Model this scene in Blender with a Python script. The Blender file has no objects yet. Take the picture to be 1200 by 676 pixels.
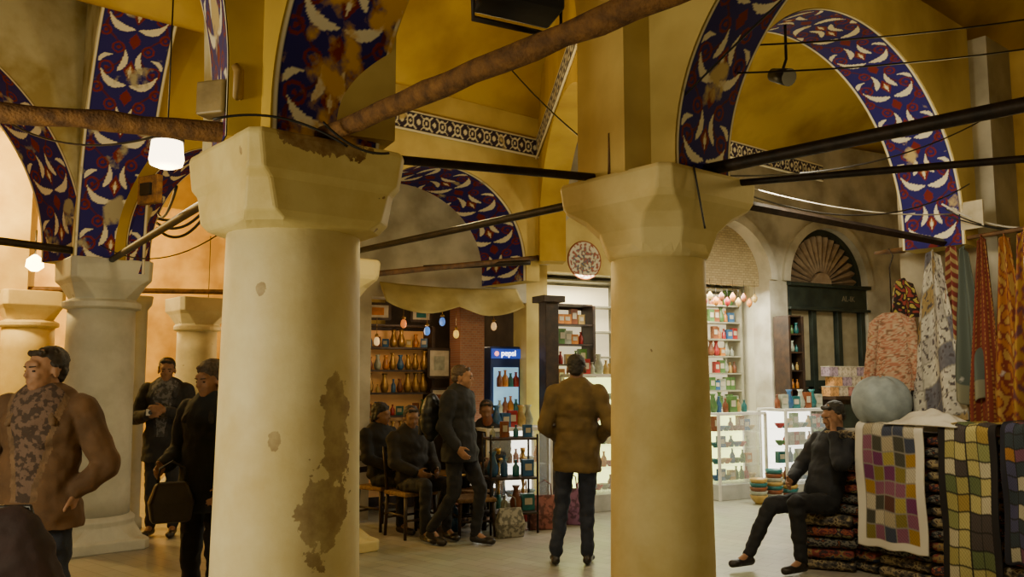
import bpy,bmesh,math,random
from mathutils import Vector,Matrix,noise
R=random.Random(7)
COL=bpy.context.scene.collection
V=Vector
# ---------------------------------------------------------------- materials
def nt(name):
    m=bpy.data.materials.new(name);m.use_nodes=True
    return m,m.node_tree.nodes,m.node_tree.links,m.node_tree.nodes['Principled BSDF']
def pm(name,c,c2=None,scale=6,rough=.7,bump=.15,metal=0,lo=.35,hi=.7,emis=0,det=6):
    m,N,L,b=nt(name)
    if c2 is None:c2=tuple(x*.6 for x in c)
    tc=N.new('ShaderNodeTexCoord');no=N.new('ShaderNodeTexNoise')
    no.inputs['Scale'].default_value=scale;no.inputs['Detail'].default_value=det
    L.new(tc.outputs['Object'],no.inputs['Vector'])
    r=N.new('ShaderNodeValToRGB');r.color_ramp.elements[0].position=lo;r.color_ramp.elements[1].position=hi
    r.color_ramp.elements[0].color=(*c2,1);r.color_ramp.elements[1].color=(*c,1)
    L.new(no.outputs['Fac'],r.inputs['Fac']);L.new(r.outputs['Color'],b.inputs['Base Color'])
    b.inputs['Roughness'].default_value=rough;b.inputs['Metallic'].default_value=metal
    if bump:
        n2=N.new('ShaderNodeTexNoise');n2.inputs['Scale'].default_value=scale*5;L.new(tc.outputs['Object'],n2.inputs['Vector'])
        bp=N.new('ShaderNodeBump');bp.inputs['Strength'].default_value=bump;bp.inputs['Distance'].default_value=.01
        L.new(n2.outputs['Fac'],bp.inputs['Height']);L.new(bp.outputs['Normal'],b.inputs['Normal'])
    if emis:
        L.new(r.outputs['Color'],b.inputs['Emission Color']);b.inputs['Emission Strength'].default_value=emis
    return m
def em(name,c,s):
    m,N,L,b=nt(name);b.inputs['Base Color'].default_value=(*c,1)
    b.inputs['Emission Color'].default_value=(*c,1);b.inputs['Emission Strength'].default_value=s;return m
def glass(name,c=(.9,.95,.95),a=.15,rough=.05):
    m,N,L,b=nt(name);b.inputs['Base Color'].default_value=(*c,1);b.inputs['Alpha'].default_value=a
    b.inputs['Roughness'].default_value=rough;return m
def vcm(name,rough=.7,wear=.35,wc=(.55,.42,.18),ws=4,bump=.2):
    m,N,L,b=nt(name)
    at=N.new('ShaderNodeAttribute');at.attribute_name='Col'
    tc=N.new('ShaderNodeTexCoord');no=N.new('ShaderNodeTexNoise');no.inputs['Scale'].default_value=ws;no.inputs['Detail'].default_value=8
    L.new(tc.outputs['Object'],no.inputs['Vector'])
    r=N.new('ShaderNodeValToRGB');r.color_ramp.elements[0].position=.66-wear*.35;r.color_ramp.elements[1].position=.72-wear*.3
    r.color_ramp.elements[0].color=(0,0,0,1);r.color_ramp.elements[1].color=(1,1,1,1)
    L.new(no.outputs['Fac'],r.inputs['Fac'])
    mx=N.new('ShaderNodeMix');mx.data_type='RGBA'
    L.new(r.outputs['Color'],mx.inputs[0]);L.new(at.outputs['Color'],mx.inputs[6]);mx.inputs[7].default_value=(*wc,1)
    L.new(mx.outputs[2],b.inputs['Base Color']);b.inputs['Roughness'].default_value=rough
    b.inputs['Specular IOR Level'].default_value=.2
    if bump:
        bp=N.new('ShaderNodeBump');bp.inputs['Strength'].default_value=bump;bp.inputs['Distance'].default_value=.01
        L.new(no.outputs['Fac'],bp.inputs['Height']);L.new(bp.outputs['Normal'],b.inputs['Normal'])
    return m
def stained(name,c,c2,patches,dark=(.26,.18,.08),extra=.60,lit=(.48,.36,.17)):
    m,N,L,b=nt(name);tc=N.new('ShaderNodeTexCoord')
    no=N.new('ShaderNodeTexNoise');no.inputs['Scale'].default_value=2.2;no.inputs['Detail'].default_value=9;no.inputs['Roughness'].default_value=.6
    L.new(tc.outputs['Object'],no.inputs['Vector'])
    r=N.new('ShaderNodeValToRGB');r.color_ramp.elements[0].position=.3;r.color_ramp.elements[1].position=.62
    r.color_ramp.elements[0].color=(*c2,1);r.color_ramp.elements[1].color=(*c,1);L.new(no.outputs['Fac'],r.inputs['Fac'])
    col=r.outputs['Color']
    n3=N.new('ShaderNodeTexNoise');n3.inputs['Scale'].default_value=7;n3.inputs['Detail'].default_value=8;n3.inputs['Roughness'].default_value=.65
    L.new(tc.outputs['Object'],n3.inputs['Vector'])
    mask=None
    for (x,y,z,rx,ry,rz) in patches:
        mp=N.new('ShaderNodeVectorMath');mp.operation='SUBTRACT';mp.inputs[1].default_value=(x,y,z);L.new(tc.outputs['Object'],mp.inputs[0])
        dv=N.new('ShaderNodeVectorMath');dv.operation='DIVIDE';dv.inputs[1].default_value=(rx,ry,rz);L.new(mp.outputs[0],dv.inputs[0])
        ln=N.new('ShaderNodeVectorMath');ln.operation='LENGTH';L.new(dv.outputs[0],ln.inputs[0])
        ad=N.new('ShaderNodeMath');ad.operation='MULTIPLY_ADD';L.new(n3.outputs['Fac'],ad.inputs[0]);ad.inputs[1].default_value=2.6;L.new(ln.outputs['Value'],ad.inputs[2])
        lt=N.new('ShaderNodeMath');lt.operation='LESS_THAN';L.new(ad.outputs[0],lt.inputs[0]);lt.inputs[1].default_value=2.2
        if mask is None:mask=lt.outputs[0]
        else:
            mm=N.new('ShaderNodeMath');mm.operation='MAXIMUM';L.new(mask,mm.inputs[0]);L.new(lt.outputs[0],mm.inputs[1]);mask=mm.outputs[0]
    n4=N.new('ShaderNodeTexNoise');n4.inputs['Scale'].default_value=9;n4.inputs['Detail'].default_value=3;L.new(tc.outputs['Object'],n4.inputs['Vector'])
    gt=N.new('ShaderNodeMath');gt.operation='GREATER_THAN';L.new(n4.outputs['Fac'],gt.inputs[0]);gt.inputs[1].default_value=extra+.12
    if mask is None:mask=gt.outputs[0]
    else:
        mm=N.new('ShaderNodeMath');mm.operation='MAXIMUM';L.new(mask,mm.inputs[0]);L.new(gt.outputs[0],mm.inputs[1]);mask=mm.outputs[0]
    mx=N.new('ShaderNodeMix');mx.data_type='RGBA';L.new(mask,mx.inputs[0]);L.new(col,mx.inputs[6])
    r2=N.new('ShaderNodeValToRGB');r2.color_ramp.elements[0].position=.4;r2.color_ramp.elements[1].position=.62
    r2.color_ramp.elements[0].color=(*dark,1);r2.color_ramp.elements[1].color=(*lit,1);L.new(n3.outputs['Fac'],r2.inputs['Fac'])
    L.new(r2.outputs['Color'],mx.inputs[7]);L.new(mx.outputs[2],b.inputs['Base Color'])
    bp=N.new('ShaderNodeBump');bp.inputs['Strength'].default_value=.35;bp.inputs['Distance'].default_value=.01
    sb=N.new('ShaderNodeMath');sb.operation='SUBTRACT';L.new(n3.outputs['Fac'],sb.inputs[0]);L.new(mask,sb.inputs[1]);L.new(sb.outputs[0],bp.inputs['Height'])
    L.new(bp.outputs['Normal'],b.inputs['Normal']);b.inputs['Roughness'].default_value=.6
    return m
def brickm(name,c1,c2,mo,scale=6):
    m,N,L,b=nt(name);tc=N.new('ShaderNodeTexCoord');mp=N.new('ShaderNodeMapping');mp.inputs['Rotation'].default_value=(math.pi/2,0,0)
    L.new(tc.outputs['Object'],mp.inputs['Vector']);br=N.new('ShaderNodeTexBrick');br.inputs['Scale'].default_value=scale
    L.new(mp.outputs[0],br.inputs['Vector']);br.inputs['Color1'].default_value=(*c1,1);br.inputs['Color2'].default_value=(*c2,1);br.inputs['Mortar'].default_value=(*mo,1)
    L.new(br.outputs['Color'],b.inputs['Base Color']);b.inputs['Roughness'].default_value=.85;return m

YEL=pm('ochre_plaster',(.60,.41,.045),(.36,.22,.02),1.3,.8,.15,0,.33,.62,0,9)
CREAM=pm('cream_plaster',(.68,.54,.18),(.44,.31,.08),1.6,.75,.2,0,.33,.6,0,9)
AGED=pm('aged_cream_plaster',(.62,.57,.36),(.36,.28,.10),2.4,.75,.3,0,.38,.6,0,10)
PALE=pm('pale_plaster',(.52,.48,.38),(.28,.25,.18),2.2,.8,.25,0,.35,.62,0,9)
WARMW=pm('warm_wall',(.66,.45,.11),(.38,.23,.04),2,.8,.2)
PAINT=vcm('painted_band',.8,.08)
PAINTW=vcm('painted_band_worn',.8,.56,(.60,.34,.05),5)
PAINTD=vcm('painted_band_far',.8,.16,(.38,.34,.22),4)
FAB=vcm('patterned_fabric',.9,0,(.5,.5,.5),4,.1)
IRON=pm('dark_iron',(.035,.022,.015),(.01,.007,.005),12,.55,.2,.4)
WOOD=pm('old_wood',(.16,.075,.025),(.06,.03,.012),14,.7,.4)
WRAP=pm('wrapped_beam',(.24,.11,.025),(.08,.035,.01),18,.85,.6)
DWOOD=pm('dark_wood',(.05,.025,.012),(.018,.01,.007),10,.5,.2)
BLACK=pm('black_plastic',(.012,.012,.013),(.006,.006,.006),10,.45,.05)
GREEN=pm('dark_green_paint',(.03,.042,.03),(.012,.018,.014),6,.5,.1)
GOLD=pm('brass',(.6,.36,.10),(.3,.17,.04),10,.35,.05,.9)
WHITE=pm('white_paint',(.75,.73,.66),(.55,.52,.46),5,.5,.05)
GLS=glass('clear_glass')
SKIN=pm('skin',(.34,.17,.09),(.24,.12,.06),20,.65,.05)
SKIND=pm('skin_dark',(.26,.13,.07),(.17,.085,.045),20,.65,.05)
EYEW=pm('eye',(.05,.03,.02),(.02,.01,.01),20,.2,0)

# ---------------------------------------------------------------- mesh builder
class MB:
    def __init__(s):s.v=[];s.f=[];s.fm=[];s.fs=[];s.mats=[];s.col=None
    def mi(s,m):
        if m not in s.mats:s.mats.append(m)
        return s.mats.index(m)
    def add(s,vs,fs,m,sm=False):
        o=len(s.v);s.v+=[tuple(v) for v in vs];k=s.mi(m)
        for f in fs:s.f.append([o+i for i in f]);s.fm.append(k);s.fs.append(sm)
    def box(s,c,sz,m,rz=0,rx=0,ry=0):
        M=Matrix.Translation(c)@Matrix.Rotation(rz,4,'Z')@Matrix.Rotation(rx,4,'X')@Matrix.Rotation(ry,4,'Y')
        x,y,z=[q/2 for q in sz]
        vs=[M@V(p) for p in[(-x,-y,-z),(x,-y,-z),(x,y,-z),(-x,y,-z),(-x,-y,z),(x,-y,z),(x,y,z),(-x,y,z)]]
        s.add(vs,[(0,3,2,1),(4,5,6,7),(0,1,5,4),(1,2,6,5),(2,3,7,6),(3,0,4,7)],m);return s
    def loft(s,rings,m,sm=True,cap=True):
        n=len(rings[0]);vs=[p for r in rings for p in r];fs=[]
        for i in range(len(rings)-1):
            for j in range(n):
                k=(j+1)%n;fs.append((i*n+j,i*n+k,(i+1)*n+k,(i+1)*n+j))
        s.add(vs,fs,m,sm)
        if cap:
            o=len(s.v)-len(vs);k=s.mi(m)
            s.f.append([o+j for j in reversed(range(n))]);s.f.append([o+(len(rings)-1)*n+j for j in range(n)])
            s.fm+=[k,k];s.fs+=[False,False]
        return s
    def lathe(s,prof,c,m,n=20,sm=True):
        s.loft([[V(c)+V((r*math.cos(2*math.pi*j/n),r*math.sin(2*math.pi*j/n),z)) for j in range(n)] for r,z in prof],m,sm);return s
    def frame(s,d):
        d=V(d).normalized();a=V((0,0,1)) if abs(d.z)<.9 else V((1,0,0));x=d.cross(a).normalized();return x,d.cross(x)
    def tube(s,pts,r,m,n=8,sm=True):
        pts=[V(p) for p in pts];rs=r if isinstance(r,(list,tuple)) else [r]*len(pts);rings=[]
        for i,p in enumerate(pts):
            d=pts[min(i+1,len(pts)-1)]-pts[max(i-1,0)];x,y=s.frame(d)
            rings.append([p+rs[i]*(x*math.cos(2*math.pi*j/n)+y*math.sin(2*math.pi*j/n)) for j in range(n)])
        s.loft(rings,m,sm);return s
    def cyl(s,p0,p1,r0,r1,m,n=16):return s.tube([p0,p1],[r0,r1],m,n)
    def cap(s,p0,p1,r0,r1,m,n=12,k=4):
        p0=V(p0);p1=V(p1);d=p1-p0
        if d.length<1e-5:d=V((0,0,1e-4))
        dn=d.normalized();x,y=s.frame(dn);rings=[]
        for i in range(k+1):
            a=-math.pi/2+.12+(math.pi/2-.12)*i/k;rings.append((p0+dn*r0*math.sin(a),r0*math.cos(a)))
        for i in range(k+1):
            a=(math.pi/2-.12)*i/k;rings.append((p1+dn*r1*math.sin(a),r1*math.cos(a)))
        s.loft([[c+q*(x*math.cos(2*math.pi*j/n)+y*math.sin(2*math.pi*j/n)) for j in range(n)] for c,q in rings],m);return s
    def ell(s,c,r,m,B=None,n=16,k=9):
        B=B or Matrix.Identity(3);rings=[]
        for i in range(k):
            a=-math.pi/2+.15+(math.pi-.3)*i/(k-1)
            rings.append([V(c)+B@V((r[0]*math.cos(a)*math.cos(2*math.pi*j/n),r[1]*math.cos(a)*math.sin(2*math.pi*j/n),r[2]*math.sin(a)/math.sin(math.pi/2-.15))) for j in range(n)])
        s.loft(rings,m);return s
    def grid(s,fn,nu,nv,m,colfn=None,sm=True):
        o=len(s.v)
        if colfn and s.col is None:s.col={}
        vs=[];
        for j in range(nv+1):
            for i in range(nu+1):
                vs.append(fn(i/nu,j/nv))
                if colfn:s.col[o+len(vs)-1]=colfn(i/nu,j/nv)
        fs=[(j*(nu+1)+i,j*(nu+1)+i+1,(j+1)*(nu+1)+i+1,(j+1)*(nu+1)+i) for j in range(nv) for i in range(nu)]
        s.add(vs,fs,m,sm);return s
    def mesh(s,name):
        me=bpy.data.meshes.new(name);me.from_pydata(s.v,[],s.f);me.update()
        for m in s.mats:me.materials.append(m)
        me.polygons.foreach_set('material_index',s.fm);me.polygons.foreach_set('use_smooth',s.fs)
        if s.col is not None:
            a=me.color_attributes.new('Col','FLOAT_COLOR','POINT');d=[1.0]*(4*len(s.v))
            for i,c in s.col.items():d[4*i:4*i+3]=c
            a.data.foreach_set('color',d)
        return me
    def obj(s,name,parent=None,loc=(0,0,0),rz=0,label=None,cat=None,group=None,kind=None,bev=0,sol=0,fixn=True):
        me=s.mesh(name)
        if fixn:
            bm=bmesh.new();bm.from_mesh(me);bmesh.ops.recalc_face_normals(bm,faces=bm.faces);bm.to_mesh(me);bm.free()
        o=bpy.data.objects.new(name,me);COL.objects.link(o);fin(o,parent,loc,rz,label,cat,group,kind)
        if sol:
            k=o.modifiers.new('s','SOLIDIFY');k.thickness=sol
        if bev:
            k=o.modifiers.new('b','BEVEL');k.width=bev;k.segments=2;k.limit_method='ANGLE'
        return o
def fin(o,parent,loc,rz,label,cat,group,kind):
    o.location=loc;o.rotation_euler=(0,0,rz)
    if parent:o.parent=parent
    if label:o['label']=label
    if cat:o['category']=cat
    if group:o['group']=group
    if kind:o['kind']=kind
def root(name,loc,rz,label,cat,group=None):
    o=bpy.data.objects.new(name,None);o.empty_display_size=.1;COL.objects.link(o);fin(o,None,loc,rz,label,cat,group,None);return o

# ---------------------------------------------------------------- painted pattern
BLUE=(.022,.018,.16);DBL=(.012,.012,.07);RED=(.17,.02,.015);DRED=(.09,.015,.03);WHT=(.78,.73,.56)
def leaf(X,Y,cx,cy,ang,L,W,cv):
    dx,dy=X-cx,Y-cy;c,s=math.cos(ang),math.sin(ang);x=dx*c+dy*s;y=-dx*s+dy*c;t=x/L
    if abs(t)>=1:return False
    return abs(y-cv*(t*t-.4))<W*(1-t*t)**.8*(1-.35*t)
def pat(u,v):
    a=abs(u);c=v-math.floor(v)
    if a>.94:return WHT if a<.975 else (.5,.4,.14)
    if a>.90:return DBL
    X=a*.25;Y=c*.42
    for oy in(-.42,0,.42):
        y=Y+oy
        if leaf(X,y,.115,.115,.50,.105,.026,.045):return WHT
        if leaf(X,y,.055,.265,1.75,.085,.020,-.025):return WHT
        if leaf(X,y,.180,.275,2.5,.055,.016,.02):return WHT
    if X<.012*(1-abs(c-.45)/.1):return WHT
    if X/.045+abs(Y-.20)/.075<1:return RED if X/.03+abs(Y-.20)/.05>.8 else (.4,.2,.08)
    if X/.04+abs(Y-.01)/.05<1 or X/.04+abs(Y-.41)/.05<1:return RED
    for cx,cy,r0,r1 in((.16,.2,.038,.052),(.10,.36,.030,.043),(.2,.05,.026,.04)):
        d=math.hypot(X-cx,Y-cy)
        if r0<d<r1 or d<.013:return RED
    if abs(X-(.125+.075*math.sin(2*math.pi*c)))<.009:return DRED
    return BLUE
def archprof(L,s0,s1,z0,spring,h,n=200):
    a=(L-s0-s1)/2;cx=s0+a;pts=[]
    if spring>z0+.01:
        for i in range(12):pts.append((s0,z0+(spring-z0)*i/12))
    for i in range(n+1):
        th=math.pi*(1-i/n);pts.append((cx+a*math.cos(th),spring+h*math.sin(th)))
    if spring>z0+.01:
        for i in range(12):pts.append((L-s1,spring-(spring-z0)*(i+1)/12))
    return pts
def slab(mb,L,s0,s1,z0,spring,h,ztop,y0,y1,m,x0=0,ms=None):
    P=archprof(L,s0,s1,z0,spring,h,48);P=[(x0+x,z) for x,z in P]
    if s0>0:mb.box((x0+s0/2,(y0+y1)/2,(z0+ztop)/2),(s0,y1-y0,ztop-z0),m)
    if s1>0:mb.box((x0+L-s1/2,(y0+y1)/2,(z0+ztop)/2),(s1,y1-y0,ztop-z0),m)
    for (xa,za),(xb,zb) in zip(P[:-1],P[1:]):
        if abs(xa-xb)<1e-6:continue
        mb.add([(xa,y0,za),(xb,y0,zb),(xb,y0,ztop),(xa,y0,ztop)],[(0,1,2,3)],m)
        mb.add([(xa,y1,za),(xb,y1,zb),(xb,y1,ztop),(xa,y1,ztop)],[(3,2,1,0)],m)
        mb.add([(xa,y0,za),(xb,y0,zb),(xb,y1,zb),(xa,y1,za)],[(3,2,1,0)],m,True)
    return P
def arch(P0,P1,spring,h,w,s0,s1,ztop,label,paint=PAINT,mason=None,z0=2.60,yoff=0,cell=.42,shift=.006):
    P0=V(P0);P1=V(P1);d=P1-P0;L=d.length;rz=math.atan2(d.y,d.x)
    r=root('vault_arch',(P0.x,P0.y,0),rz,label,'arch')
    mb=MB();slab(mb,L,s0,s1,z0,spring,h,ztop,-w/2+yoff,w/2+yoff,mason or CREAM)
    mb.obj('masonry',r,fixn=False)
    if paint is None:return r
    P=archprof(L,s0,s1,z0,spring,h,300);acc=[0]
    for a,b in zip(P[:-1],P[1:]):acc.append(acc[-1]+math.hypot(b[0]-a[0],b[1]-a[1]))
    T=acc[-1];cx=L/2+(s0-s1)/2
    def pt(t):
        t=min(max(t,0),T-1e-6)
        lo,hi=0,len(acc)-1
        while hi-lo>1:
            m=(lo+hi)//2
            if acc[m]<=t:lo=m
            else:hi=m
        k=(t-acc[lo])/(acc[hi]-acc[lo]+1e-9);return P[lo][0]*(1-k)+P[hi][0]*k,P[lo][1]*(1-k)+P[hi][1]*k
    nv=int(T/.0085);nu=68
    def fn(u,v):
        x,z=pt(v*T);dx=cx-x;dz=spring-z;l=math.hypot(dx,dz)+1e-6
        if z<spring:dz=0;l=abs(dx)+1e-6
        return (x+dx/l*shift,yoff+(u-.5)*(w-.01),z+dz/l*shift)
    def cf(u,v):
        t=v*T;t=min(t,T-t);return pat((u-.5)*2,t/cell)
    mb=MB();mb.grid(fn,nu,nv,paint,cf);mb.obj('painted_soffit',r,fixn=False,label='blue soffit painted with white leaves and red scrolls')
    return r

# ---------------------------------------------------------------- plan
C1=(-.96,3.72);C2=(.79,4.59);C3=(-3.95,8.2);K=(-1.78,8.1);PR=(3.6,7.0)
arch(C2,PR,2.78,1.25,.5,.32,.25,4.45,'wide cream arch with blue painted soffit rising from a column',z0=2.63)
arch(C2,(3.05,2.33),2.72,1.2,.52,.30,.3,4.45,'cream arch with blue and red painted soffit above a column',z0=2.63)
arch(C1,(1.30,1.46),2.68,1.05,.54,.25,.3,4.4,'worn arch with peeling orange and blue painted soffit',PAINTW,YEL,z0=2.56)
arch(C1,C2,3.55,.75,.46,.38,.36,4.45,'narrow cream arch between two columns',None,CREAM,z0=2.63)
arch(C1,(-4.1,2.15),2.8,1.7,.5,.33,.3,4.9,'ochre arch with painted soffit beside a column',PAINT,YEL,z0=2.56)
arch(C3,C1,2.75,2.35,.62,.33,.40,5.7,'tall arch with wide blue painted soffit',PAINTD,AGED,cell=.55,z0=2.56)
arch(C3,(-6.25,4.2),2.72,1.85,.66,.34,.3,5.7,'tall arch with faded blue painted soffit',PAINTD,AGED,cell=.55,yoff=-.14,z0=2.68)
arch(C3,K,2.8,.95,.5,.33,.33,5.0,'ochre arch between two far columns',PAINTD,YEL,z0=2.68)
arch(K,(.32,9.82),2.85,1.0,1.1,.30,.2,5.0,'deep shaded arch lined with blue painted pattern',PAINTD,CREAM,yoff=.55,z0=2.68)
arch((.45,9.95),(.72,5.4),3.3,.8,.3,.3,.5,5.0,'cream cross arch under the vault',None,YEL,z0=2.9)
arch((-6.35,11.2),(-10.6,9.6),2.75,1.6,.5,.35,.2,5.2,'cream arch catching warm lamplight',None,CREAM,z0=2.68)

def borderfn(uu,vv):
    a=abs(vv-.5)*2;c=uu-math.floor(uu)
    if a>.86:return WHT
    if a>.76:return (.02,.02,.05)
    d=math.hypot((c-.5)*1.0,(vv-.5)*.8)
    if .17<d<.24 or d<.07:return WHT
    if abs(abs(c-.5)-abs(vv-.5))<.05 and d>.24:return WHT
    if math.hypot(min(c,1-c),vv-.5)<.12:return WHT
    return (.04,.03,.06)
def frieze(n,a,b,z,h):
    a=V((*a,0));b=V((*b,0));L=(b-a).length;rz=math.atan2(b.y-a.y,b.x-a.x)
    mb=MB();nn=int(L/.012)
    mb.grid(lambda u,v:(u*L,0,v*h),nn,18,PAINT,lambda u,v:borderfn(u*L/.2,v))
    mb.obj('trim_%d'%n,None,(a.x,a.y,z),rz,kind='structure',sol=.02,fixn=False)
frieze(1,(-1.75,8.05),(.40,9.80),4.12,.22)
frieze(2,(.27,9.85),(.55,5.4),4.12,.22)
frieze(3,(1.6,9.2),(4.2,11.3),4.2,.22)

def cz(q):return 4.47+1.35*abs(math.sin(math.pi*(q-3.1)/4.15))**.7
AX=V((.76,.65));NX=V((-.65,.76))
mb=MB()
def cf(u,v):
    p=-16+34*u;q=-3+21*v;P=AX*p+NX*q;return (P.x,P.y,cz(q))
mb.grid(cf,20,210,YEL);mb.obj('ceiling',kind='structure',fixn=False)

m,N,L,b=nt('stone_floor');tc=N.new('ShaderNodeTexCoord');mp=N.new('ShaderNodeMapping');mp.inputs['Rotation'].default_value=(0,0,.7);L.new(tc.outputs['Object'],mp.inputs[0])
br=N.new('ShaderNodeTexBrick');br.inputs['Scale'].default_value=1.6;br.inputs['Mortar Size'].default_value=.006;br.offset=0.5
br.inputs['Color1'].default_value=(.36,.34,.24,1);br.inputs['Color2'].default_value=(.30,.28,.20,1);br.inputs['Mortar'].default_value=(.18,.16,.11,1)
L.new(mp.outputs[0],br.inputs['Vector']);no=N.new('ShaderNodeTexNoise');no.inputs['Scale'].default_value=1.5;no.inputs['Detail'].default_value=8;L.new(tc.outputs['Object'],no.inputs[0])
mx=N.new('ShaderNodeMix');mx.data_type='RGBA';mx.blend_type='MULTIPLY';mx.inputs[0].default_value=.45;L.new(br.outputs['Color'],mx.inputs[6]);L.new(no.outputs['Color'],mx.inputs[7]);
hs=N.new('ShaderNodeHueSaturation');hs.inputs['Saturation'].default_value=.7;hs.inputs['Value'].default_value=1.25;L.new(mx.outputs[2],hs.inputs['Color']);L.new(hs.outputs[0],b.inputs['Base Color'])
b.inputs['Roughness'].default_value=.35
mb=MB();mb.box((0,8,-.05),(26,26,.1),m);mb.obj('floor',kind='structure')

# ---------------------------------------------------------------- columns
def sqring(z,h,ch,rot,r=None,n=32):
    pts=[]
    if r is None:
        cs=[(h,-h+ch),(h,h-ch),(h-ch,h),(-h+ch,h),(-h,h-ch),(-h,-h+ch),(-h+ch,-h),(h-ch,-h)]
        for k in range(8):
            a=cs[k];b_=cs[(k+1)%8]
            for j in range(4):
                t=j/4;pts.append((a[0]+(b_[0]-a[0])*t,a[1]+(b_[1]-a[1])*t))
    else:
        for j in range(32):
            a=math.radians(-22.5)+2*math.pi*j/32;pts.append((r*math.cos(a),r*math.sin(a)))
    return [(x*math.cos(rot)-y*math.sin(rot),x*math.sin(rot)+y*math.cos(rot),z) for x,y in pts]
def column(p,r0,r1,kind,label,mS,mC,rot=math.radians(40),base=True,top=2.69,st=2.22):
    R0=root('column',(p[0],p[1],0),0,label,'column')
    mb=MB();n=40
    prof=[(r0*1.0,.3)]+[(r0+(r1-r0)*t,.3+(st-.3)*t) for t in [.1,.25,.4,.55,.7,.85,1]]
    mb.lathe(prof,(0,0,0),mS,n);mb.obj('shaft',R0)
    mb=MB();H=(top-st);z=lambda f:st+H*f
    if kind==1:
        rings=[sqring(st-.02,0,0,rot,r1),sqring(st+.0,.315,.12,rot),sqring(z(.10),.33,.09,rot),sqring(z(.45),.338,.07,rot),sqring(z(.55),.352,.05,rot),sqring(z(.93),.362,.04,rot),sqring(top,.355,.04,rot)]
    elif kind==2:
        rings=[sqring(st-.03,0,0,rot,r1),sqring(st-.01,0,0,rot,r1+.02),sqring(z(.1),.27,.14,rot),sqring(z(.28),.295,.15,rot),sqring(z(.45),.335,.13,rot),sqring(z(.6),.38,.07,rot),sqring(z(.68),.39,.06,rot),sqring(z(.94),.395,.05,rot),sqring(top,.385,.05,rot)]
    else:
        rings=[sqring(st,0,0,rot,r1),sqring(z(.04),0,0,rot,r1+.05),sqring(z(.15),0,0,rot,r1+.05),sqring(z(.21),.27,.14,rot),sqring(z(.5),.33,.09,rot),sqring(z(.6),.36,.05,rot),sqring(top,.365,.05,rot)]
    mb.loft(rings,mC,False);mb.obj('capital',R0,bev=.010)
    if base:
        mb=MB();mb.loft([sqring(0,.42,.06,rot),sqring(.09,.42,.06,rot),sqring(.11,.39,.15,rot),sqring(.22,0,0,rot,r0+.04),sqring(.27,0,0,rot,r0+.05),sqring(.31,0,0,rot,r0+.01)],mC,False);mb.obj('base',R0,bev=.01)
    return R0
P1=stained('plaster_column_front',(.82,.72,.40),(.64,.50,.20),[(.24,-.19,1.40,.055,.10,.30),(.205,-.24,1.04,.11,.14,.20),(.02,-.3,1.35,.03,.1,.05),(-.06,-.3,1.95,.03,.1,.03)],dark=(.34,.24,.11),extra=.64,lit=(.52,.41,.2))
PC1=stained('plaster_capital_front',(.76,.64,.27),(.54,.39,.11),[(.26,-.36,2.56,.28,.22,.07)],dark=(.22,.12,.03),extra=.60)
P2=stained('plaster_column',(.76,.65,.32),(.58,.45,.16),[],extra=.66)
P3=stained('plaster_column_grey',(.55,.56,.50),(.36,.36,.31),[],dark=(.24,.24,.2),extra=.62,lit=(.38,.38,.33))
column(C1,.315,.285,1,'thick cream plastered column with peeling brown patch',P1,PC1,top=2.57)
column(C2,.275,.252,2,'smooth cream plastered column with faceted capital',P2,P2,top=2.64,st=2.24)
column(C3,.325,.30,3,'greyish white column with stepped stone base',P3,P3)
column(K,.27,.26,2,'cream column half hidden behind another column',P2,P2)
column((-6.35,11.2),.33,.31,3,'cream column in warm lamplight',P2,P2)
column((-4.5,12.2),.29,.27,3,'grey-cream column deep in the hall',P3,P3)
MB().lathe([(.11,0),(.11,.1),(.085,.12),(.08,2.3),(.12,2.36),(.13,2.45)],(0,0,0),P3,20).obj('slim_post',None,(-4.02,9.2,0),label='slim pale round post behind a stone column',cat='post')
mb=MB();mb.box((0,0,2.2),(.8,.8,4.4),PALE);mb.obj('wall_pier',None,(3.97,7.38,0),math.radians(40),kind='structure')
mb=MB();mb.box((2.2,0,2.2),(4.4,.3,4.4),WARMW);mb.obj('wall_right',None,(4.2,7.3,0),math.radians(-10),kind='structure')

# ---------------------------------------------------------------- tie beams
def beam(a,b,r,m,label,sag=0,wob=0,square=False,name='tie_beam'):
    a=V(a);b=V(b);n=14;pts=[]
    for i in range(n+1):
        t=i/n;p=a.lerp(b,t);p.z-=sag*4*t*(1-t)
        if wob:p+=V((R.uniform(-wob,wob),R.uniform(-wob,wob),R.uniform(-wob,wob)))
        pts.append(p-a)
    mb=MB();mb.tube(pts,[r*(1+R.uniform(-.12,.12)*(wob>0)) for _ in pts] if wob else r,m,4 if square else 10,not square)
    return mb.obj(name,None,a,0,label=label,cat='beam')
beam((-1.0,3.50,2.60),(-2.75,3.10,2.65),.040,WRAP,'brown wrapped timber tie beam above a column',0,.004)
beam((-.80,3.50,2.60),(.55,2.15,2.66),.040,WRAP,'brown cloth-wrapped tie pole crossing the arch',0,.005)
beam((-.6,3.95,2.62),(.55,4.55,2.66),.022,IRON,'dark iron tie rod between two columns')
beam((.95,4.45,2.67),(2.6,2.75,2.68),.032,IRON,'dark heavy iron tie beam from a column')
beam((1.0,4.55,2.62),(3.3,3.3,2.56),.018,IRON,'thin dark iron tie rod')
beam((.95,4.78,2.64),(3.5,6.8,2.66),.03,IRON,'dark iron tie rod reaching a wall pier',0,0,True)
beam((.62,4.85,2.64),(-1.62,7.9,2.72),.026,IRON,'dark iron tie rod running to a far column')
beam((-1.7,7.9,2.50),(.3,9.75,2.95),.03,WOOD,'weathered wooden beam near the shop awning')
beam((-3.95,8.0,2.75),(-6.1,4.5,2.75),.035,IRON,'dark tie rod beside a stone column')
beam((-3.8,8.0,2.68),(-1.15,4.1,2.66),.03,IRON,'dark tie rod between distant columns')
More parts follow.
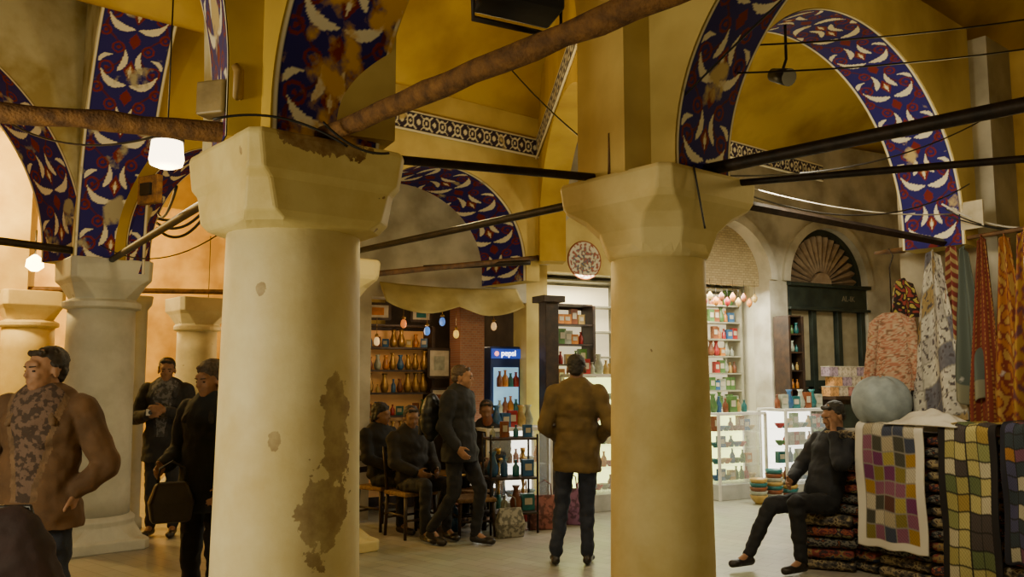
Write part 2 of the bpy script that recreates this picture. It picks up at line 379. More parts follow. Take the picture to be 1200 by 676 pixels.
beam((-6.6,11,2.72),(-3.0,11.6,2.72),.035,WOOD,'wooden tie beam deep in the hall')
beam((-.95,9.1,2.75),(.2,9.4,2.85),.03,IRON,'dark iron bar under the shaded arch')
MB().cyl((0,0,0),(.0,0,.22),.022,.018,WOOD,8).obj('wooden_peg',None,(.52,4.36,2.64),label='short brown wooden peg on the column capital',cat='peg')
def wire(a,b,sag,label='thin dark sagging electric cable',r=.0055,m=None):
    a=V(a);b=V(b);pts=[]
    for i in range(17):
        t=i/16;p=a.lerp(b,t);p.z-=sag*4*t*(1-t);pts.append(p-a)
    MB().tube(pts,r,m or BLACK,5).obj('cable',None,a,label=label,cat='cable')
wire((.55,4.4,2.7),(-.1,6.2,4.0),.05);wire((.6,4.4,2.75),(2.2,3.2,4.1),-.05)
wire((.95,4.5,2.7),(3.6,6.6,3.1),.25);wire((1.0,4.6,2.7),(3.7,6.5,3.6),.15);wire((1.2,4.4,3.2),(4.5,5.2,3.9),.08);wire((1.2,4.4,3.35),(4.5,5.2,4.1),.08)
wire((.9,4.15,2.64),(.95,4.15,2.32),0);wire((-.75,3.30,2.60),(-.5,3.40,2.50),.04)
wire((-1.15,3.2,2.58),(-.65,3.3,2.50),-.06);wire((-1.3,3.45,2.65),(-2.8,4.6,3.0),.12);wire((-3.8,7.8,2.8),(-2.0,6.5,2.9),.25)
wire((1.2,5.0,2.78),(3.5,6.7,2.88),.08,'pale sagging electric cable',.005,WHITE)
wire((3.4,6.65,2.95),(4.2,6.4,2.75),.1,'pale sagging electric cable',.008,WHITE);wire((3.4,6.6,2.9),(4.3,6.3,2.85),.16);wire((3.4,6.6,2.85),(4.2,6.3,2.65),.05)
for i in range(3):wire((-2.95,7.0,2.90-.04*i),(-2.45,6.7,2.96-.05*i),.06+.03*i,'dark tangled cable bundle',.012)
wire((-2.95,7.0,2.95),(-2.0,5.0,2.72),.10,'dark sagging cable near column',.010)
r=root('wooden_box',(-3.02,7.0,3.02),-.5,'small brown wooden junction board among cables','board');MB().box((0,0,.12),(.24,.06,.24),WRAP).obj('board',r,bev=.008);MB().box((0,-.04,.12),(.12,.03,.1),BLACK).obj('switch',r)

# ---------------------------------------------------------------- lamps & fittings
r=root('pendant_lamp',(-2.48,6.0,0),0,'lit glass pendant lamp with dark metal cap','lamp')
MB().lathe([(.05,3.36),(.07,3.33),(.115,3.30),(.118,3.27)],(0,0,0),IRON,20).obj('cap',r)
MB().lathe([(.105,3.29),(.12,3.14),(.11,3.10),(.06,3.08)],(0,0,0),em('lamp_glass',(1,.80,.5),9),20).obj('shade',r)
MB().cyl((0,0,3.35),(0,0,4.9),.006,.006,BLACK,6).obj('cord',r)
r=root('flood_light',(.02,2.62,2.79),.5,'black outdoor flood light fixed above the wrapped pole','lamp')
MB().loft([[(-.14,-.06,-.02),(.14,-.06,-.02),(.14,.05,-.05),(-.14,.05,-.05)],[(-.13,-.08,.12),(.13,-.08,.12),(.10,.06,.10),(-.10,.06,.10)]],BLACK,False).obj('housing',r,bev=.008)
MB().box((0,-.073,.05),(.22,.01,.1),pm('lens',(.25,.25,.24),(.15,.15,.14),8,.1,0)).obj('lens',r)
MB().tube([(-.16,0,.05),(-.16,0,-.09),(.16,0,-.09),(.16,0,.05)],.01,IRON,6).obj('bracket',r)
r=root('spot_light',(1.82,5.6,3.62),.4,'small black spotlight hanging under the vault','lamp')
MB().cyl((0,-.08,-.04),(0,.08,.03),.06,.045,BLACK,14).obj('housing',r);MB().tube([(0,0,0),(.05,0,.12),(.05,0,.5)],.01,BLACK,6).obj('arm',r)
r=root('junction_box',(-1.22,3.42,2.66),-.3,'beige metal junction box with pipe stub on a beam','junction box')
MB().box((0,0,.07),(.13,.09,.14),pm('beige_metal',(.36,.26,.10),(.2,.14,.05),8,.5)).obj('case',r,bev=.008)
MB().tube([(.08,0,.02),(.12,-.02,.06),(.12,-.02,.17),(.10,-.02,.19)],.022,pm('pipe',(.5,.34,.12),(.3,.18,.05),9,.5),10).obj('pipe',r)
r=root('wall_lamp',(-5.75,10.2,2.85),0,'glowing yellow lamp among the arches','lamp')
MB().lathe([(.02,.2),(.09,.14),(.10,.05),(.04,0)],(0,0,0),em('warm_bulb',(1,.62,.2),25),14).obj('shade',r);MB().cyl((0,0,.18),(0,0,.5),.01,.01,BLACK,6).obj('rod',r)
for x,y,z in[(-4.2,13.5,2.5),(-5.0,14.0,2.7),(-3.2,12.6,2.35)]:
    r=root('globe_lamp',(x,y,z),0,'small glowing warm globe lamp deep in the hall','lamp')
    MB().ell((0,0,0),(.09,.09,.09),em('globe%.1f'%x,(1,.6,.2),14)).obj('globe',r);MB().cyl((0,0,.08),(0,0,1.2),.006,.006,BLACK,6).obj('cord',r)

# ---------------------------------------------------------------- back wall & shops
BA=math.radians(27.2);EX=V((math.cos(BA),math.sin(BA),0));EY=V((-math.sin(BA),math.cos(BA),0));BO=V((-1.6,9.7,0))
def BW(s,d,z=0):return BO+EX*s+EY*d+V((0,0,z))
mb=MB()
WT=5.2
def seg(s0,s1,z0,z1,d0=0,d1=.35,m=PALE):mb.box(((s0+s1)/2,(d0+d1)/2,(z0+z1)/2),(s1-s0,d1-d0,z1-z0),m)
seg(-.3,0,0,WT);seg(0,2.0,2.5,WT);seg(2.0,2.3,0,WT,m=CREAM)
seg(3.95,4.2,0,WT);seg(6.05,6.4,0,WT);seg(8.1,11,0,WT)
slab(mb,1.65,0,0,3.0,3.0,.8,WT,0,.35,PALE,2.3);slab(mb,1.85,0,0,3.0,3.0,.85,WT,0,.35,PALE,4.2);slab(mb,1.7,0.03,0.03,3.0,3.0,.85,WT,0,.35,PALE,6.4)
BR=brickm('lunette_brick',(.42,.33,.17),(.34,.26,.13),(.2,.15,.08),7)
mb.box((3.12,.28,3.4),(1.65,.1,.9),CREAM);mb.box((5.12,.26,3.4),(1.85,.1,.95),BR)
mb.obj('wall_back',None,BO,BA,kind='structure',fixn=False)
def moulding(s0,s1,z,h,n,w=.13):
    cx=(s0+s1)/2;a=(s1-s0)/2;rings=[]
    for i in range(33):
        th=math.pi*i/32;c,s_=math.cos(th),math.sin(th)
        rings.append([(cx+a*c,-.05,z+h*s_),(cx+(a+w)*c,-.05,z+(h+w)*s_),(cx+(a+w)*c,.01,z+(h+w)*s_),(cx+a*c,.01,z+h*s_)])
    MB().loft(rings,PALE,False).obj('trim_%d'%n,None,BO,BA,kind='structure')
moulding(4.2,6.05,3.0,.85,4);moulding(6.43,8.07,3.0,.85,5);moulding(2.3,3.95,3.0,.8,6)
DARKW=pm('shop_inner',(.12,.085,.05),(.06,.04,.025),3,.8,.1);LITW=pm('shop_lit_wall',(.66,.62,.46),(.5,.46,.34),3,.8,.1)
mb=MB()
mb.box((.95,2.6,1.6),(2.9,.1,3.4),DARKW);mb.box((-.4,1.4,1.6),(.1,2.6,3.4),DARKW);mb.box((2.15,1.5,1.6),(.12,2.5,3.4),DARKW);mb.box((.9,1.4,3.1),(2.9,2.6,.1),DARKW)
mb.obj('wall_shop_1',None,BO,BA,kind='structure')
mb=MB()
mb.box((4.2,2.0,1.6),(4.1,.1,3.4),LITW);mb.box((6.2,1.1,1.6),(.1,1.7,3.4),LITW);mb.box((4.2,1.1,3.0),(4.1,1.7,.08),LITW)
mb.obj('wall_shop_2',None,BO,BA,kind='structure')
mb=MB();mb.box((-7,16.5,3),(14,.3,6.5),WARMW);mb.obj('wall_far',kind='structure')
mb=MB();mb.box((-2.0,13.2,3),(.3,6.6,6.5),WARMW);mb.obj('wall_side',kind='structure')
mb=MB();mb.box((-11,9,3),(.3,16,6.5),WARMW);mb.obj('wall_left',kind='structure')
mb=MB();mb.box((9,9,3),(.3,14,6.5),WARMW);mb.obj('wall_east',kind='structure')

def shelf_unit(loc,rz,w,d,h,rows,m,label,z0=.1,back=None):
    r=root('shelf_unit',loc,rz,label,'shelf')
    mb=MB();mb.box((-w/2,0,h/2),(.04,d,h),m);mb.box((w/2,0,h/2),(.04,d,h),m)
    mb.box((0,d/2,h/2),(w,.02,h),m)
    mb.obj('frame',r,bev=.004);zs=[]
    if back:MB().box((0,d/2-.02,h/2+.05),(w-.06,.01,h-.2),back).obj('lit_back',r,label='glowing illuminated back panel')
    for i in range(rows+1):
        z=z0+(h-z0)*i/rows;zs.append(z)
        MB().box((0,0,z),(w-.04,d-.02,.022),m).obj('shelf_board',r)
    return r,zs
random_cols=[(.55,.36,.10),(.04,.14,.32),(.42,.44,.34),(.26,.08,.03),(.62,.22,.03),(.02,.16,.16),(.42,.025,.025),(.10,.22,.06)]
CM=[pm('goods_%d'%i,c,tuple(x*.5 for x in c),12,.35,.03) for i,c in enumerate(random_cols)]
PLATE=pm('goods_pale',(.55,.50,.38),(.4,.35,.25),12,.4,.03)
def bottle_mesh(m,h=.14,r=.03):
    return MB().lathe([(r*.9,0),(r,.01),(r,h*.55),(r*.4,h*.75),(r*.35,h*.92),(r*.5,h*.94),(r*.5,h)],(0,0,0),m,10).mesh('bottle')
def bowl_mesh(m,r=.06,h=.06):
    return MB().lathe([(r*.4,0),(r*.45,.01),(r*.8,h*.5),(r,h),(r*.93,h),(r*.7,h*.5),(r*.2,.015)],(0,0,0),m,14).mesh('bowl')
def vase_mesh(m,h=.2,r=.05):
    return MB().lathe([(r*.6,0),(r*.9,h*.15),(r,h*.35),(r*.5,h*.7),(r*.4,h*.85),(r*.7,h)],(0,0,0),m,12).mesh('vase')
def boxm_mesh(m,w=.09,d=.06,h=.12):
    o=MB();o.box((0,0,h/2),(w,d,h),m);o.box((0,-d/2-.002,h*.55),(w*.6,.004,h*.4),PLATE);return o.mesh('carton')
BOT=[bottle_mesh(m,h) for m,h in zip(CM,[.14,.17,.12,.15,.16,.13,.14,.15])]
BOWL=[bowl_mesh(m) for m in CM];VAS=[vase_mesh(m) for m in CM];CAR=[boxm_mesh(m,.085+.01*(i%3),.06,.11+.02*(i%4)) for i,m in enumerate(CM)]
GB=pm('gold_goods',(.55,.34,.10),(.28,.15,.04),12,.35,.03,.6);GVAS=vase_mesh(GB,.26,.06)
def put(me,name,loc,rz,label,cat,group,sc=1):
    o=bpy.data.objects.new(name,me);COL.objects.link(o);fin(o,None,loc,rz,label,cat,group,None);o.scale=(sc,)*3;return o
def stock(loc,rz,w,zs,kinds,group,gap=.13,d=0,sc=1):
    ex=V((math.cos(rz),math.sin(rz),0));ey=V((-math.sin(rz),math.cos(rz),0))
    for z in zs:
        x=-w/2+.08
        while x<w/2-.06:
            i=R.randrange(8)
            T={'b':(BOT,'glass_bottle','small coloured bottle on a shop shelf','bottle'),'o':(BOWL,'bowl','small painted ceramic bowl on a shelf','bowl'),
               'v':(VAS,'vase','small decorative vase on a shelf','vase'),'c':(CAR,'gift_box','small printed gift box on a shelf','box')}[R.choice(kinds)]
            P=V(loc)+ex*x+ey*d+V((0,0,z+.012))
            if not (.120<P.x/P.y<.232):
                put(T[0][i],T[1],P,rz+R.uniform(-.1,.1),T[2],T[3],group,sc)
            x+=gap*R.uniform(.95,1.2)
SILV=pm('silver_shelf',(.30,.28,.20),(.17,.16,.11),5,.4,.05)
BACKW=em('shelf_back_light',(1,.86,.52),.85)
rr,zs=shelf_unit(BW(5.3,.75),BA,1.45,.34,2.9,11,SILV,'tall open shelf full of glassware and small boxes',.1,BACKW)
stock(BW(5.3,.75),BA,1.45,zs[2:-1],['b','c','c','v'],'goods on the bright shop shelves',.088,-.06,1.12)
rr,zs=shelf_unit(BW(3.1,.75),BA,1.5,.34,2.9,8,SILV,'tall open shelf of glass and silver gifts',.1,BACKW)
rr,zs=shelf_unit(BW(2.66,.1),BA,.62,.3,2.5,9,DWOOD,'dark wooden open shelf with boxed glass gifts',.2,BACKW)
stock(BW(2.66,.1),BA,.62,zs[1:-1],['c','c','b'],'boxes on the dark open shelf',.098,-.03,1.15)
rr,zs=shelf_unit(BW(6.22,-.18),BA,.26,.3,2.45,9,DWOOD,'narrow dark rack with small bottles beside the green door')
stock(BW(6.22,-.18),BA,.32,zs[4:-1],['b','v'],'bottles on the narrow rack',.075,-.05,.8)
CASEB=pm('case_base',(.5,.5,.46),(.35,.35,.32),5,.4,.05);GLOW=em('case_glow',(1,.96,.80),3.6);GLOWG=em('case_glow_green',(.92,1,.32),3.2)
def case(loc,rz,w,d,h,glow,label,rows=3,kinds=('b','o'),group='goods in a lit display case'):
    r=root('display_case',loc,rz,label,'display case')
    MB().box((0,0,.1),(w,d,.2),CASEB).obj('base',r,bev=.006)
    mb=MB()
    for x in(-w/2,w/2):
        for y in(-d/2,d/2):mb.box((x,y,h/2),(.03,.03,h),WHITE)
    mb.box((0,-d/2,h),(w,.035,.035),WHITE);mb.box((0,d/2,h),(w,.035,.035),WHITE);mb.box((w/2,0,h),(.035,d,.035),WHITE);mb.box((-w/2,0,h),(.035,d,.035),WHITE)
    mb.obj('frame',r)
    MB().box((0,d/2-.03,h/2+.1),(w-.06,.01,h-.25),glow).obj('lit_back',r,label='glowing illuminated back panel')
    MB().box((0,-d/2,h/2+.1),(w-.05,.006,h-.22),GLS).obj('glass_front',r)
    MB().box((0,0,h),(w-.04,d-.04,.008),GLS).obj('glass_top',r)
    zs=[]
    for i in range(rows):
        z=.22+(h-.25)*i/rows;zs.append(z);MB().box((0,0,z),(w-.06,d-.08,.01),GLS).obj('glass_shelf',r)
    stock(loc,rz,w-.05,zs,list(kinds),group,.082,-.03,1.15);stock(loc,rz,w-.05,[h],['b','v','c'],group+' top',.095,0,1.25)
    return r
case(BW(4.85,-.45),BA,.8,.45,1.1,GLOWG,'greenish lit glass display case with small goods',4,('b','o','c'))
case(BW(5.72,-.8),BA,.95,.5,1.15,GLOW,'brightly lit glass display case with white goods',4,('b','o','c'))
case(BW(2.70,-.5),BA,.75,.4,1.6,GLOWG,'tall lit glass display case behind a standing man',5)
case(BW(1.50,-.55),BA,.8,.45,1.0,GLOW,'low glass counter in front of the dark shop',2)
for k,(s,n_) in enumerate([(4.72,5),(4.98,7),(5.24,4),(5.9,3)]):
    for j in range(n_):
        put(BOWL[(0,2,3,5)[(j+k)%4]],'bowl',BW(s,-1.08 if s<5.5 else -1.25,.05*j),0,'patterned ceramic bowl stacked on the floor','bowl','stacked bowls by the display case',1.9)
for i in range(11):
    r=root('hanging_ornament',BW(4.85+.105*i,.15,2.78-.07*(i%2)),0,'small bright ornament hung on a string in the shop','ornament','ornaments strung in the bright shop')
    MB().lathe([(.005,-.12),(.035,-.09),(.045,-.04),(.02,.0),(.006,.02)],(0,0,0),CM[[4,6,0,4,3,6,4,0,3,4,0][i]],10).obj('drop',r);MB().cyl((0,0,.01),(0,0,.2),.003,.003,BLACK,5).obj('string',r)
r=root('shop_front',BW(7.25,.1),BA,'dark green wooden shop front with glazed doors','shop front')
mb=MB();mb.box((0,0,1.48),(1.62,.1,.1),GREEN)
for x in(-.78,-.27,.27,.78):mb.box((x,0,1.35),(.09,.12,2.7),GREEN)
mb.box((0,-.02,2.78),(1.66,.16,.32),GREEN);mb.box((0,-.06,2.96),(1.72,.24,.05),GREEN);mb.box((0,-.06,2.60),(1.7,.2,.04),GREEN);mb.box((0,0,.4),(1.6,.08,.8),GREEN);mb.obj('frame',r,bev=.006)
CURT=pm('beige_blind',(.36,.31,.20),(.25,.21,.12),5,.8,.05)
for x in(-.52,0,.52):
    MB().box((x,.02,2.05),(.4,.02,1.05),CURT).obj('glazed_panel',r,label='glazed panel with beige blind');MB().box((x,.02,1.1),(.4,.03,.6),GREEN).obj('door_panel',r)
def text(body,size,parent,loc,m,name='lettering'):
    c=bpy.data.curves.new(name,'FONT');c.body=body;c.size=size;c.extrude=.003;c.align_x='CENTER'
    o=bpy.data.objects.new(name,c);COL.objects.link(o)
    dg=bpy.context.evaluated_depsgraph_get();dg.update();me=bpy.data.meshes.new_from_object(o.evaluated_get(dg));bpy.data.objects.remove(o,do_unlink=True)
    me.materials.clear();me.materials.append(m)
    for v in me.vertices:v.co=V((v.co.x,-v.co.z,v.co.y))
    o=bpy.data.objects.new(name,me);COL.objects.link(o);o.parent=parent;o.location=loc;return o
text('AL-IK',.12,r,(.42,-.105,2.74),pm('letter',(.22,.20,.13),(.15,.13,.08),5,.5,0))
r=root('fan_window',BW(7.25,.12,3.0),BA,'semicircular fan window with radiating wooden ribs','window')
mb=MB();mb.loft([[(.8*math.cos(math.pi*i/24),y,.82*math.sin(math.pi*i/24)) for i in range(25)] for y in(.06,.1)],DARKW,False);mb.obj('backing',r)
mb=MB();RIB=pm('fan_rib',(.46,.34,.22),(.26,.18,.11),8,.6)
n=17
for i in range(n):
    a0=math.pi*(i+.15)/n;a1=math.pi*(i+.85)/n;am=(a0+a1)/2
    def q(a,rr,y):return (rr*math.cos(a),y,rr*1.02*math.sin(a))
    mb.add([q(a0,.2,.05),q(a1,.2,.05),q(a1,.76,.05),q(am,.79,.02),q(a0,.76,.05),q(am,.2,.0),q(am,.72,-.03)],[(0,5,6,4),(5,1,2,6),(4,6,3),(6,2,3)],RIB)
rings=[]
for i in range(17):
    th=math.pi*i/16;c,s_=math.cos(th),math.sin(th);rings.append([(.0,-.03,0),(.18*c,-.03,.18*s_),(.18*c,.06,.18*s_),(0,.06,0)])
mb.loft(rings,RIB,False)
mb.obj('fan_ribs',r,fixn=False)
r2=MB();rings=[]
for i in range(33):
    th=math.pi*i/32;c,s_=math.cos(th),math.sin(th);rings.append([(.74*c,-.04,.76*s_),(.82*c,-.04,.84*s_),(.82*c,.08,.84*s_),(.74*c,.08,.76*s_)])
r2.loft(rings,GREEN,False).obj('rim',r)
PK=[pm('pinkbox%d'%i,c,tuple(x*.6 for x in c),25,.6,.05,0,.45,.5) for i,c in enumerate([(.5,.22,.18),(.55,.45,.32),(.35,.25,.3),(.6,.3,.1)])]
mb=MB();mb.box((0,0,1.28),(1.2,.4,.05),DWOOD);mb.box((0,.02,.64),(1.1,.34,1.26),DWOOD);mb.box((0,-.16,.64),(1.0,.02,1.1),GREEN)
mb.obj('counter',None,BW(7.2,-.45),BA,label='dark wooden counter carrying patterned boxes',cat='counter',bev=.005)
pb=[]
for i in range(4):
    mb=MB();mb.box((0,0,.065),(.17,.16,.13),PK[i]);mb.box((0,0,.135),(.18,.17,.012),PLATE);pb.append(mb.mesh('patterned_box'))
for row in range(3):
    for i in range(6-row%2):
        put(R.choice(pb),'patterned_box',BW(6.72+.19*i+.08*(row%2),-.45,1.307+.143*row),BA,'small patterned keepsake box stacked on a counter','box','patterned boxes by the green shop front')
r=root('decorative_plate',BW(2.7,-.2,3.05),BA,'large painted decorative plate hung on the shop wall','plate')
mb=MB()
def pf(u,v):
    a=2*math.pi*u;rr=.25*v;return (rr*math.cos(a),-.02-.03*v*v,rr*math.sin(a))
def pc(u,v):
    k=noise.noise(V((math.cos(u*6.283)*v*7,math.sin(u*6.283)*v*7,1)))
    if v>.93:return (.30,.10,.04)
    if v>.70:return (.62,.58,.46) if k>-.15 else (.30,.10,.07)
    return (.60,.55,.42) if k>.10 else ((.30,.22,.12) if k>-.05 else ((.08,.12,.2) if k>-.2 else (.35,.12,.08)))
mb.grid(pf,96,24,FAB,pc);mb.obj('dish',r,sol=.012,fixn=False)
MB().box((0,.02,0),(.05,.06,.05),IRON).obj('hanger',r)
r=root('wall_box_unit',BW(2.15,-.2,3.05),BA,'pale rounded metal unit fixed high on the shop wall','appliance')
MB().box((0,0,.2),(.28,.25,.55),PALE).obj('case',r,bev=.06);MB().box((0,-.13,.2),(.16,.01,.2),IRON).obj('grille',r)
mb=MB();mb.box((0,0,1.25),(.18,.18,2.5),DWOOD);mb.box((0,0,2.52),(.3,.3,.08),DWOOD);mb.box((0,0,.06),(.24,.24,.12),DWOOD);mb.obj('wooden_post',None,BW(2.12,-.35),BA,label='dark wooden post beside the gift shelf',cat='post',bev=.006)
BR2=brickm('red_brick',(.30,.12,.06),(.24,.09,.05),(.25,.2,.14),9)
mb=MB();mb.box((0,0,1.22),(.32,.32,2.44),BR2);mb.box((0,0,.05),(.38,.38,.1),BR2);mb.obj('brick_pillar',None,BW(1.28,.2),BA,label='red brick pillar inside the dark shop',cat='pillar')
r=root('drinks_fridge',BW(1.80,.4),BA,'lit drinks fridge with blue header sign','fridge')
MB().box((0,0,.98),(.42,.45,1.96),pm('fridge_blue',(.02,.05,.2),(.01,.03,.12),5,.4,0)).obj('body',r,bev=.015)
MB().box((0,-.23,1.87),(.40,.03,.12),em('fridge_sign',(.02,.06,.4),.8)).obj('sign_panel',r)
MB().box((0,-.232,.95),(.34,.02,1.5),em('fridge_window',(.25,.5,.7),.9)).obj('glass_door',r)
text('pepsi',.10,r,(.03,-.25,1.845),em('fridge_text',(1,1,1),4))
o=MB().lathe([(.001,0),(.026,0),(.03,.01)],(0,0,0),em('fridge_logo',(1,.3,.3),2),16).obj('round_logo',r,(-.14,-.25,1.87));o.rotation_euler=(math.pi/2,0,0)
for i in range(4):
    for j in range(4):put(BOT[(i+j)%8],'drink_bottle',BW(1.69+.075*i,.12,.5+.32*j),BA,'drink bottle seen behind fridge glass','bottle','bottles in the drinks fridge',1.3)
rr,zs=shelf_unit(BW(.45,.55),BA,.95,.3,2.2,7,DWOOD,'dark wooden shelf with brass and glass wares',.3,em('amber_back',(1,.5,.15),.05))
for z in zs[2:-1]:
    x=-.40
    while x<.42:
        k=R.random();me_=GVAS if k<.3 else (R.choice(VAS) if k<.55 else (R.choice(BOT) if k<.8 else R.choice(CAR)))
        put(me_,'shelf_ware',BW(.45,.50+R.uniform(-.03,.03))+EX*x+V((0,0,z+.012)),R.uniform(-.2,.2),'gleaming brass or glass ware on a dark shelf','ware','brass and glass wares on the dark shelf',R.uniform(.7,.95));x+=.098
for i,(s,z,w,h) in enumerate([(.98,1.75,.28,.34),(1.0,1.3,.24,.28),(.2,2.36,.3,.18),(.75,2.34,.25,.16)]):
    r=root('framed_picture',BW(s,.35 if s>.9 else .38,z),BA,'small framed picture with pale mount in the dark shop','picture')
    mb=MB();mb.box((0,0,h/2),(w,.02,.03),DWOOD);mb.box((0,0,-h/2),(w,.02,.03),DWOOD);mb.box((w/2,0,0),(.03,.02,h),DWOOD);mb.box((-w/2,0,0),(.03,.02,h),DWOOD);mb.obj('frame',r)
    MB().box((0,.004,0),(w-.02,.01,h-.02),PLATE).obj('mount',r);MB().box((0,-.003,0),(w*.5,.005,h*.5),CM[i+2]).obj('print',r)
for i,(s,d,z,c) in enumerate([(.35,-.1,2.2,(.9,.25,.05)),(.62,-.15,2.12,(.1,.3,.9)),(.85,-.05,2.24,(.1,.25,.8)),(1.05,0,2.1,(.9,.6,.1)),(.1,.1,2.0,(1,.7,.3)),(1.5,-.1,2.2,(.8,.5,.2))]):
    r=root('hanging_lantern',BW(s,d,z),0,'small coloured glass lantern hanging in the shop','lantern',group='hanging glass lanterns')
    MB().lathe([(.01,-.06),(.028,-.045),(.036,-.015),(.028,.025),(.012,.04)],(0,0,0),em('lantern_%d'%i,c,.6),12).obj('glass_body',r)
    MB().lathe([(.02,.05),(.025,.06),(.008,.08)],(0,0,0),GOLD,10).obj('cap',r);MB().cyl((0,0,.04),(0,0,.26),.003,.003,GOLD,5).obj('chain',r)
mb=MB()
mb.grid(lambda u,v:(u*1.75,-.25*(1-v)+.03*math.sin(u*20)*(1-v),-.03*math.sin(math.pi*u)+.24*v-.10*abs(math.sin(u*6.3))*(1-v)),60,12,pm('awning',(.52,.42,.17),(.38,.3,.11),5,.8,.1))
mb.obj('awning',None,BW(.05,-.12,2.42),BA,label='sagging yellowish cloth awning over a shop',cat='awning',sol=.006,fixn=False)
SEAT=pm('woven_seat',(.3,.17,.07),(.15,.08,.03),40,.8,.4)
def chair(loc,rz,label,back=True,h=.45,name='wooden_chair'):
    r=root(name,loc,rz,label,'chair' if back else 'stool')
    MB().box((0,0,h-.02),(.40,.40,.04),SEAT).obj('seat',r,bev=.012)
    for x in(-.17,.17):
        for y in(-.17,.17):MB().cyl((x*1.08,y*1.08,0),(x,y,h-.03),.016,.02,DWOOD,8).obj('leg',r)
    mb=MB()
    for y in(-.17,.17):mb.cyl((-.175,y,h*.4),(.175,y,h*.4),.012,.012,DWOOD,6);mb.cyl((y,-.175,h*.5),(y,.175,h*.5),.012,.012,DWOOD,6)
    mb.obj('stretchers',r)
    if back:
        mb=MB();mb.cyl((-.17,.18,h),(-.18,.24,.88),.018,.015,DWOOD,8);mb.cyl((.17,.18,h),(.18,.24,.88),.018,.015,DWOOD,8)
        for z in(.6,.72,.84):mb.box((0,.2+(z-.5)*.1,z),(.34,.015,.06),DWOOD)
        mb.obj('backrest',r)
    return r
chair((-1.02,8.78,0),.7,'dark wooden chair with woven seat by the shop');chair((-1.38,9.22,0),.9,'dark wooden chair in shadow')
chair((-.45,9.3,0),-.6,'low dark wooden stool with woven seat',False,.4,'low_stool');chair((-.40,8.85,0),.3,'low dark stool in front of the shop',False,.38,'low_stool')
mb=MB();mb.lathe([(.27,.52),(.28,.54),(.27,.555)],(0,0,0),GOLD,24)
for i in range(3):
    a=i*2.1;mb.cyl((.2*math.cos(a),.2*math.sin(a),0),(.1*math.cos(a+3),.1*math.sin(a+3),.53),.014,.014,DWOOD,8)
mb.obj('tray_table',None,(-.75,9.40,0),label='round brass tray table with crossed dark legs',cat='table')
r=root('goods_stand',(-.02,9.0,0),.3,'small iron display stand carrying bags and wares','stand')
mb=MB()
for x in(-.25,.25):
    for y in(-.15,.15):mb.cyl((x,y,0),(x,y,1.0),.012,.012,IRON,6)
mb.obj('frame',r)
for z in(.2,.55,.95):MB().box((0,0,z),(.52,.32,.02),DWOOD).obj('tier',r)
DK=[2,1,3,5]
for z,k in((.212,1.6),(.562,1.6),(.962,1.2)):
    for i in range(4):
        q=R.choice(DK);put(R.choice([VAS[q],CAR[q],BOT[q]]),'boxed_souvenir',V((-.02,9.0,z))+V((-.18+.12*i,(-.18+.12*i)*.3,0)),.3,'small souvenir displayed on an iron stand','souvenir','souvenirs on the iron stand',k*.8)
for x,y,c in((-.15,9.55,5),(.12,9.65,6),(-.62,9.05,1)):
    r=root('water_pipe',(x,y,0),R.uniform(0,3),'tall brass water pipe with coloured glass base','water pipe',group='water pipes by the shop')
    MB().lathe([(.07,0),(.09,.03),(.10,.12),(.06,.22),(.025,.27),(.03,.30)],(0,0,0),CM[c],16).obj('glass_base',r)
    MB().lathe([(.012,.28),(.02,.34),(.010,.38),(.022,.46),(.010,.52),(.018,.60),(.008,.66),(.05,.68),(.05,.69),(.01,.70),(.025,.76),(.03,.80)],(0,0,0),GOLD,14).obj('stem',r)
    MB().tube([(.02,0,.36),(.12,0,.42),(.2,.02,.3),(.18,.05,.12),(.1,.1,.3)],.010,CM[3],8).obj('hose',r)
def bag(loc,rz,c,label,sc=1):
    r=root('shopping_bag',loc,rz,label,'bag');m=pm('bagm%.2f'%loc[0],c,tuple(x*.4 for x in c),22,.8,.1,0,.45,.55)
    MB().loft([[(-.15,-.05,0),(.15,-.05,0),(.15,.05,0),(-.15,.05,0)],[(-.16,-.07,.15),(.16,-.07,.15),(.16,.07,.15),(-.16,.07,.15)],[(-.13,-.015,.32),(.13,-.015,.32),(.13,.015,.32),(-.13,.015,.32)]],m,False).obj('body',r,bev=.01)
    MB().tube([(-.07,0,.31),(-.06,0,.42),(0,0,.46),(.06,0,.42),(.07,0,.31)],.007,m,6).obj('handle',r);r.scale=(sc,)*3
bag((.34,9.15,0),.2,(.28,.10,.08),'patterned red cloth bag standing on the floor',1.1);bag((-.02,8.7,0),.4,(.35,.33,.27),'pale cloth bag on the floor by a stand',.9)
bag((.62,9.45,.0),-.2,(.22,.10,.2),'purple patterned bag leaning near the shop',1.2)

# ---------------------------------------------------------------- textile stall
SA=math.atan2(-.855,.52);SO=V((2.75,7.3,0));SX=V((.52,-.855,0));SD=V((.855,.52,0))
def SP(a,d,z=0):return SO+SX*a+SD*d+V((0,0,z))
def stripes(name,cols,scale,):
    m,N,L,b=nt(name);tc=N.new('ShaderNodeTexCoord');w=N.new('ShaderNodeTexNoise');w.inputs['Scale'].default_value=scale;w.inputs['Detail'].default_value=2
    mp=N.new('ShaderNodeMapping');mp.inputs['Scale'].default_value=(1,.15,1.5);L.new(tc.outputs['Object'],mp.inputs[0]);L.new(mp.outputs[0],w.inputs['Vector'])
    r=N.new('ShaderNodeValToRGB');r.color_ramp.interpolation='CONSTANT'
    el=r.color_ramp.elements
    while len(el)<len(cols):el.new(.5)
    for i,c in enumerate(cols):el[i].position=.3+.4*i/len(cols);el[i].color=(*c,1)
    L.new(w.outputs['Fac'],r.inputs['Fac']);L.new(r.outputs['Color'],b.inputs['Base Color']);b.inputs['Roughness'].default_value=.95;return m
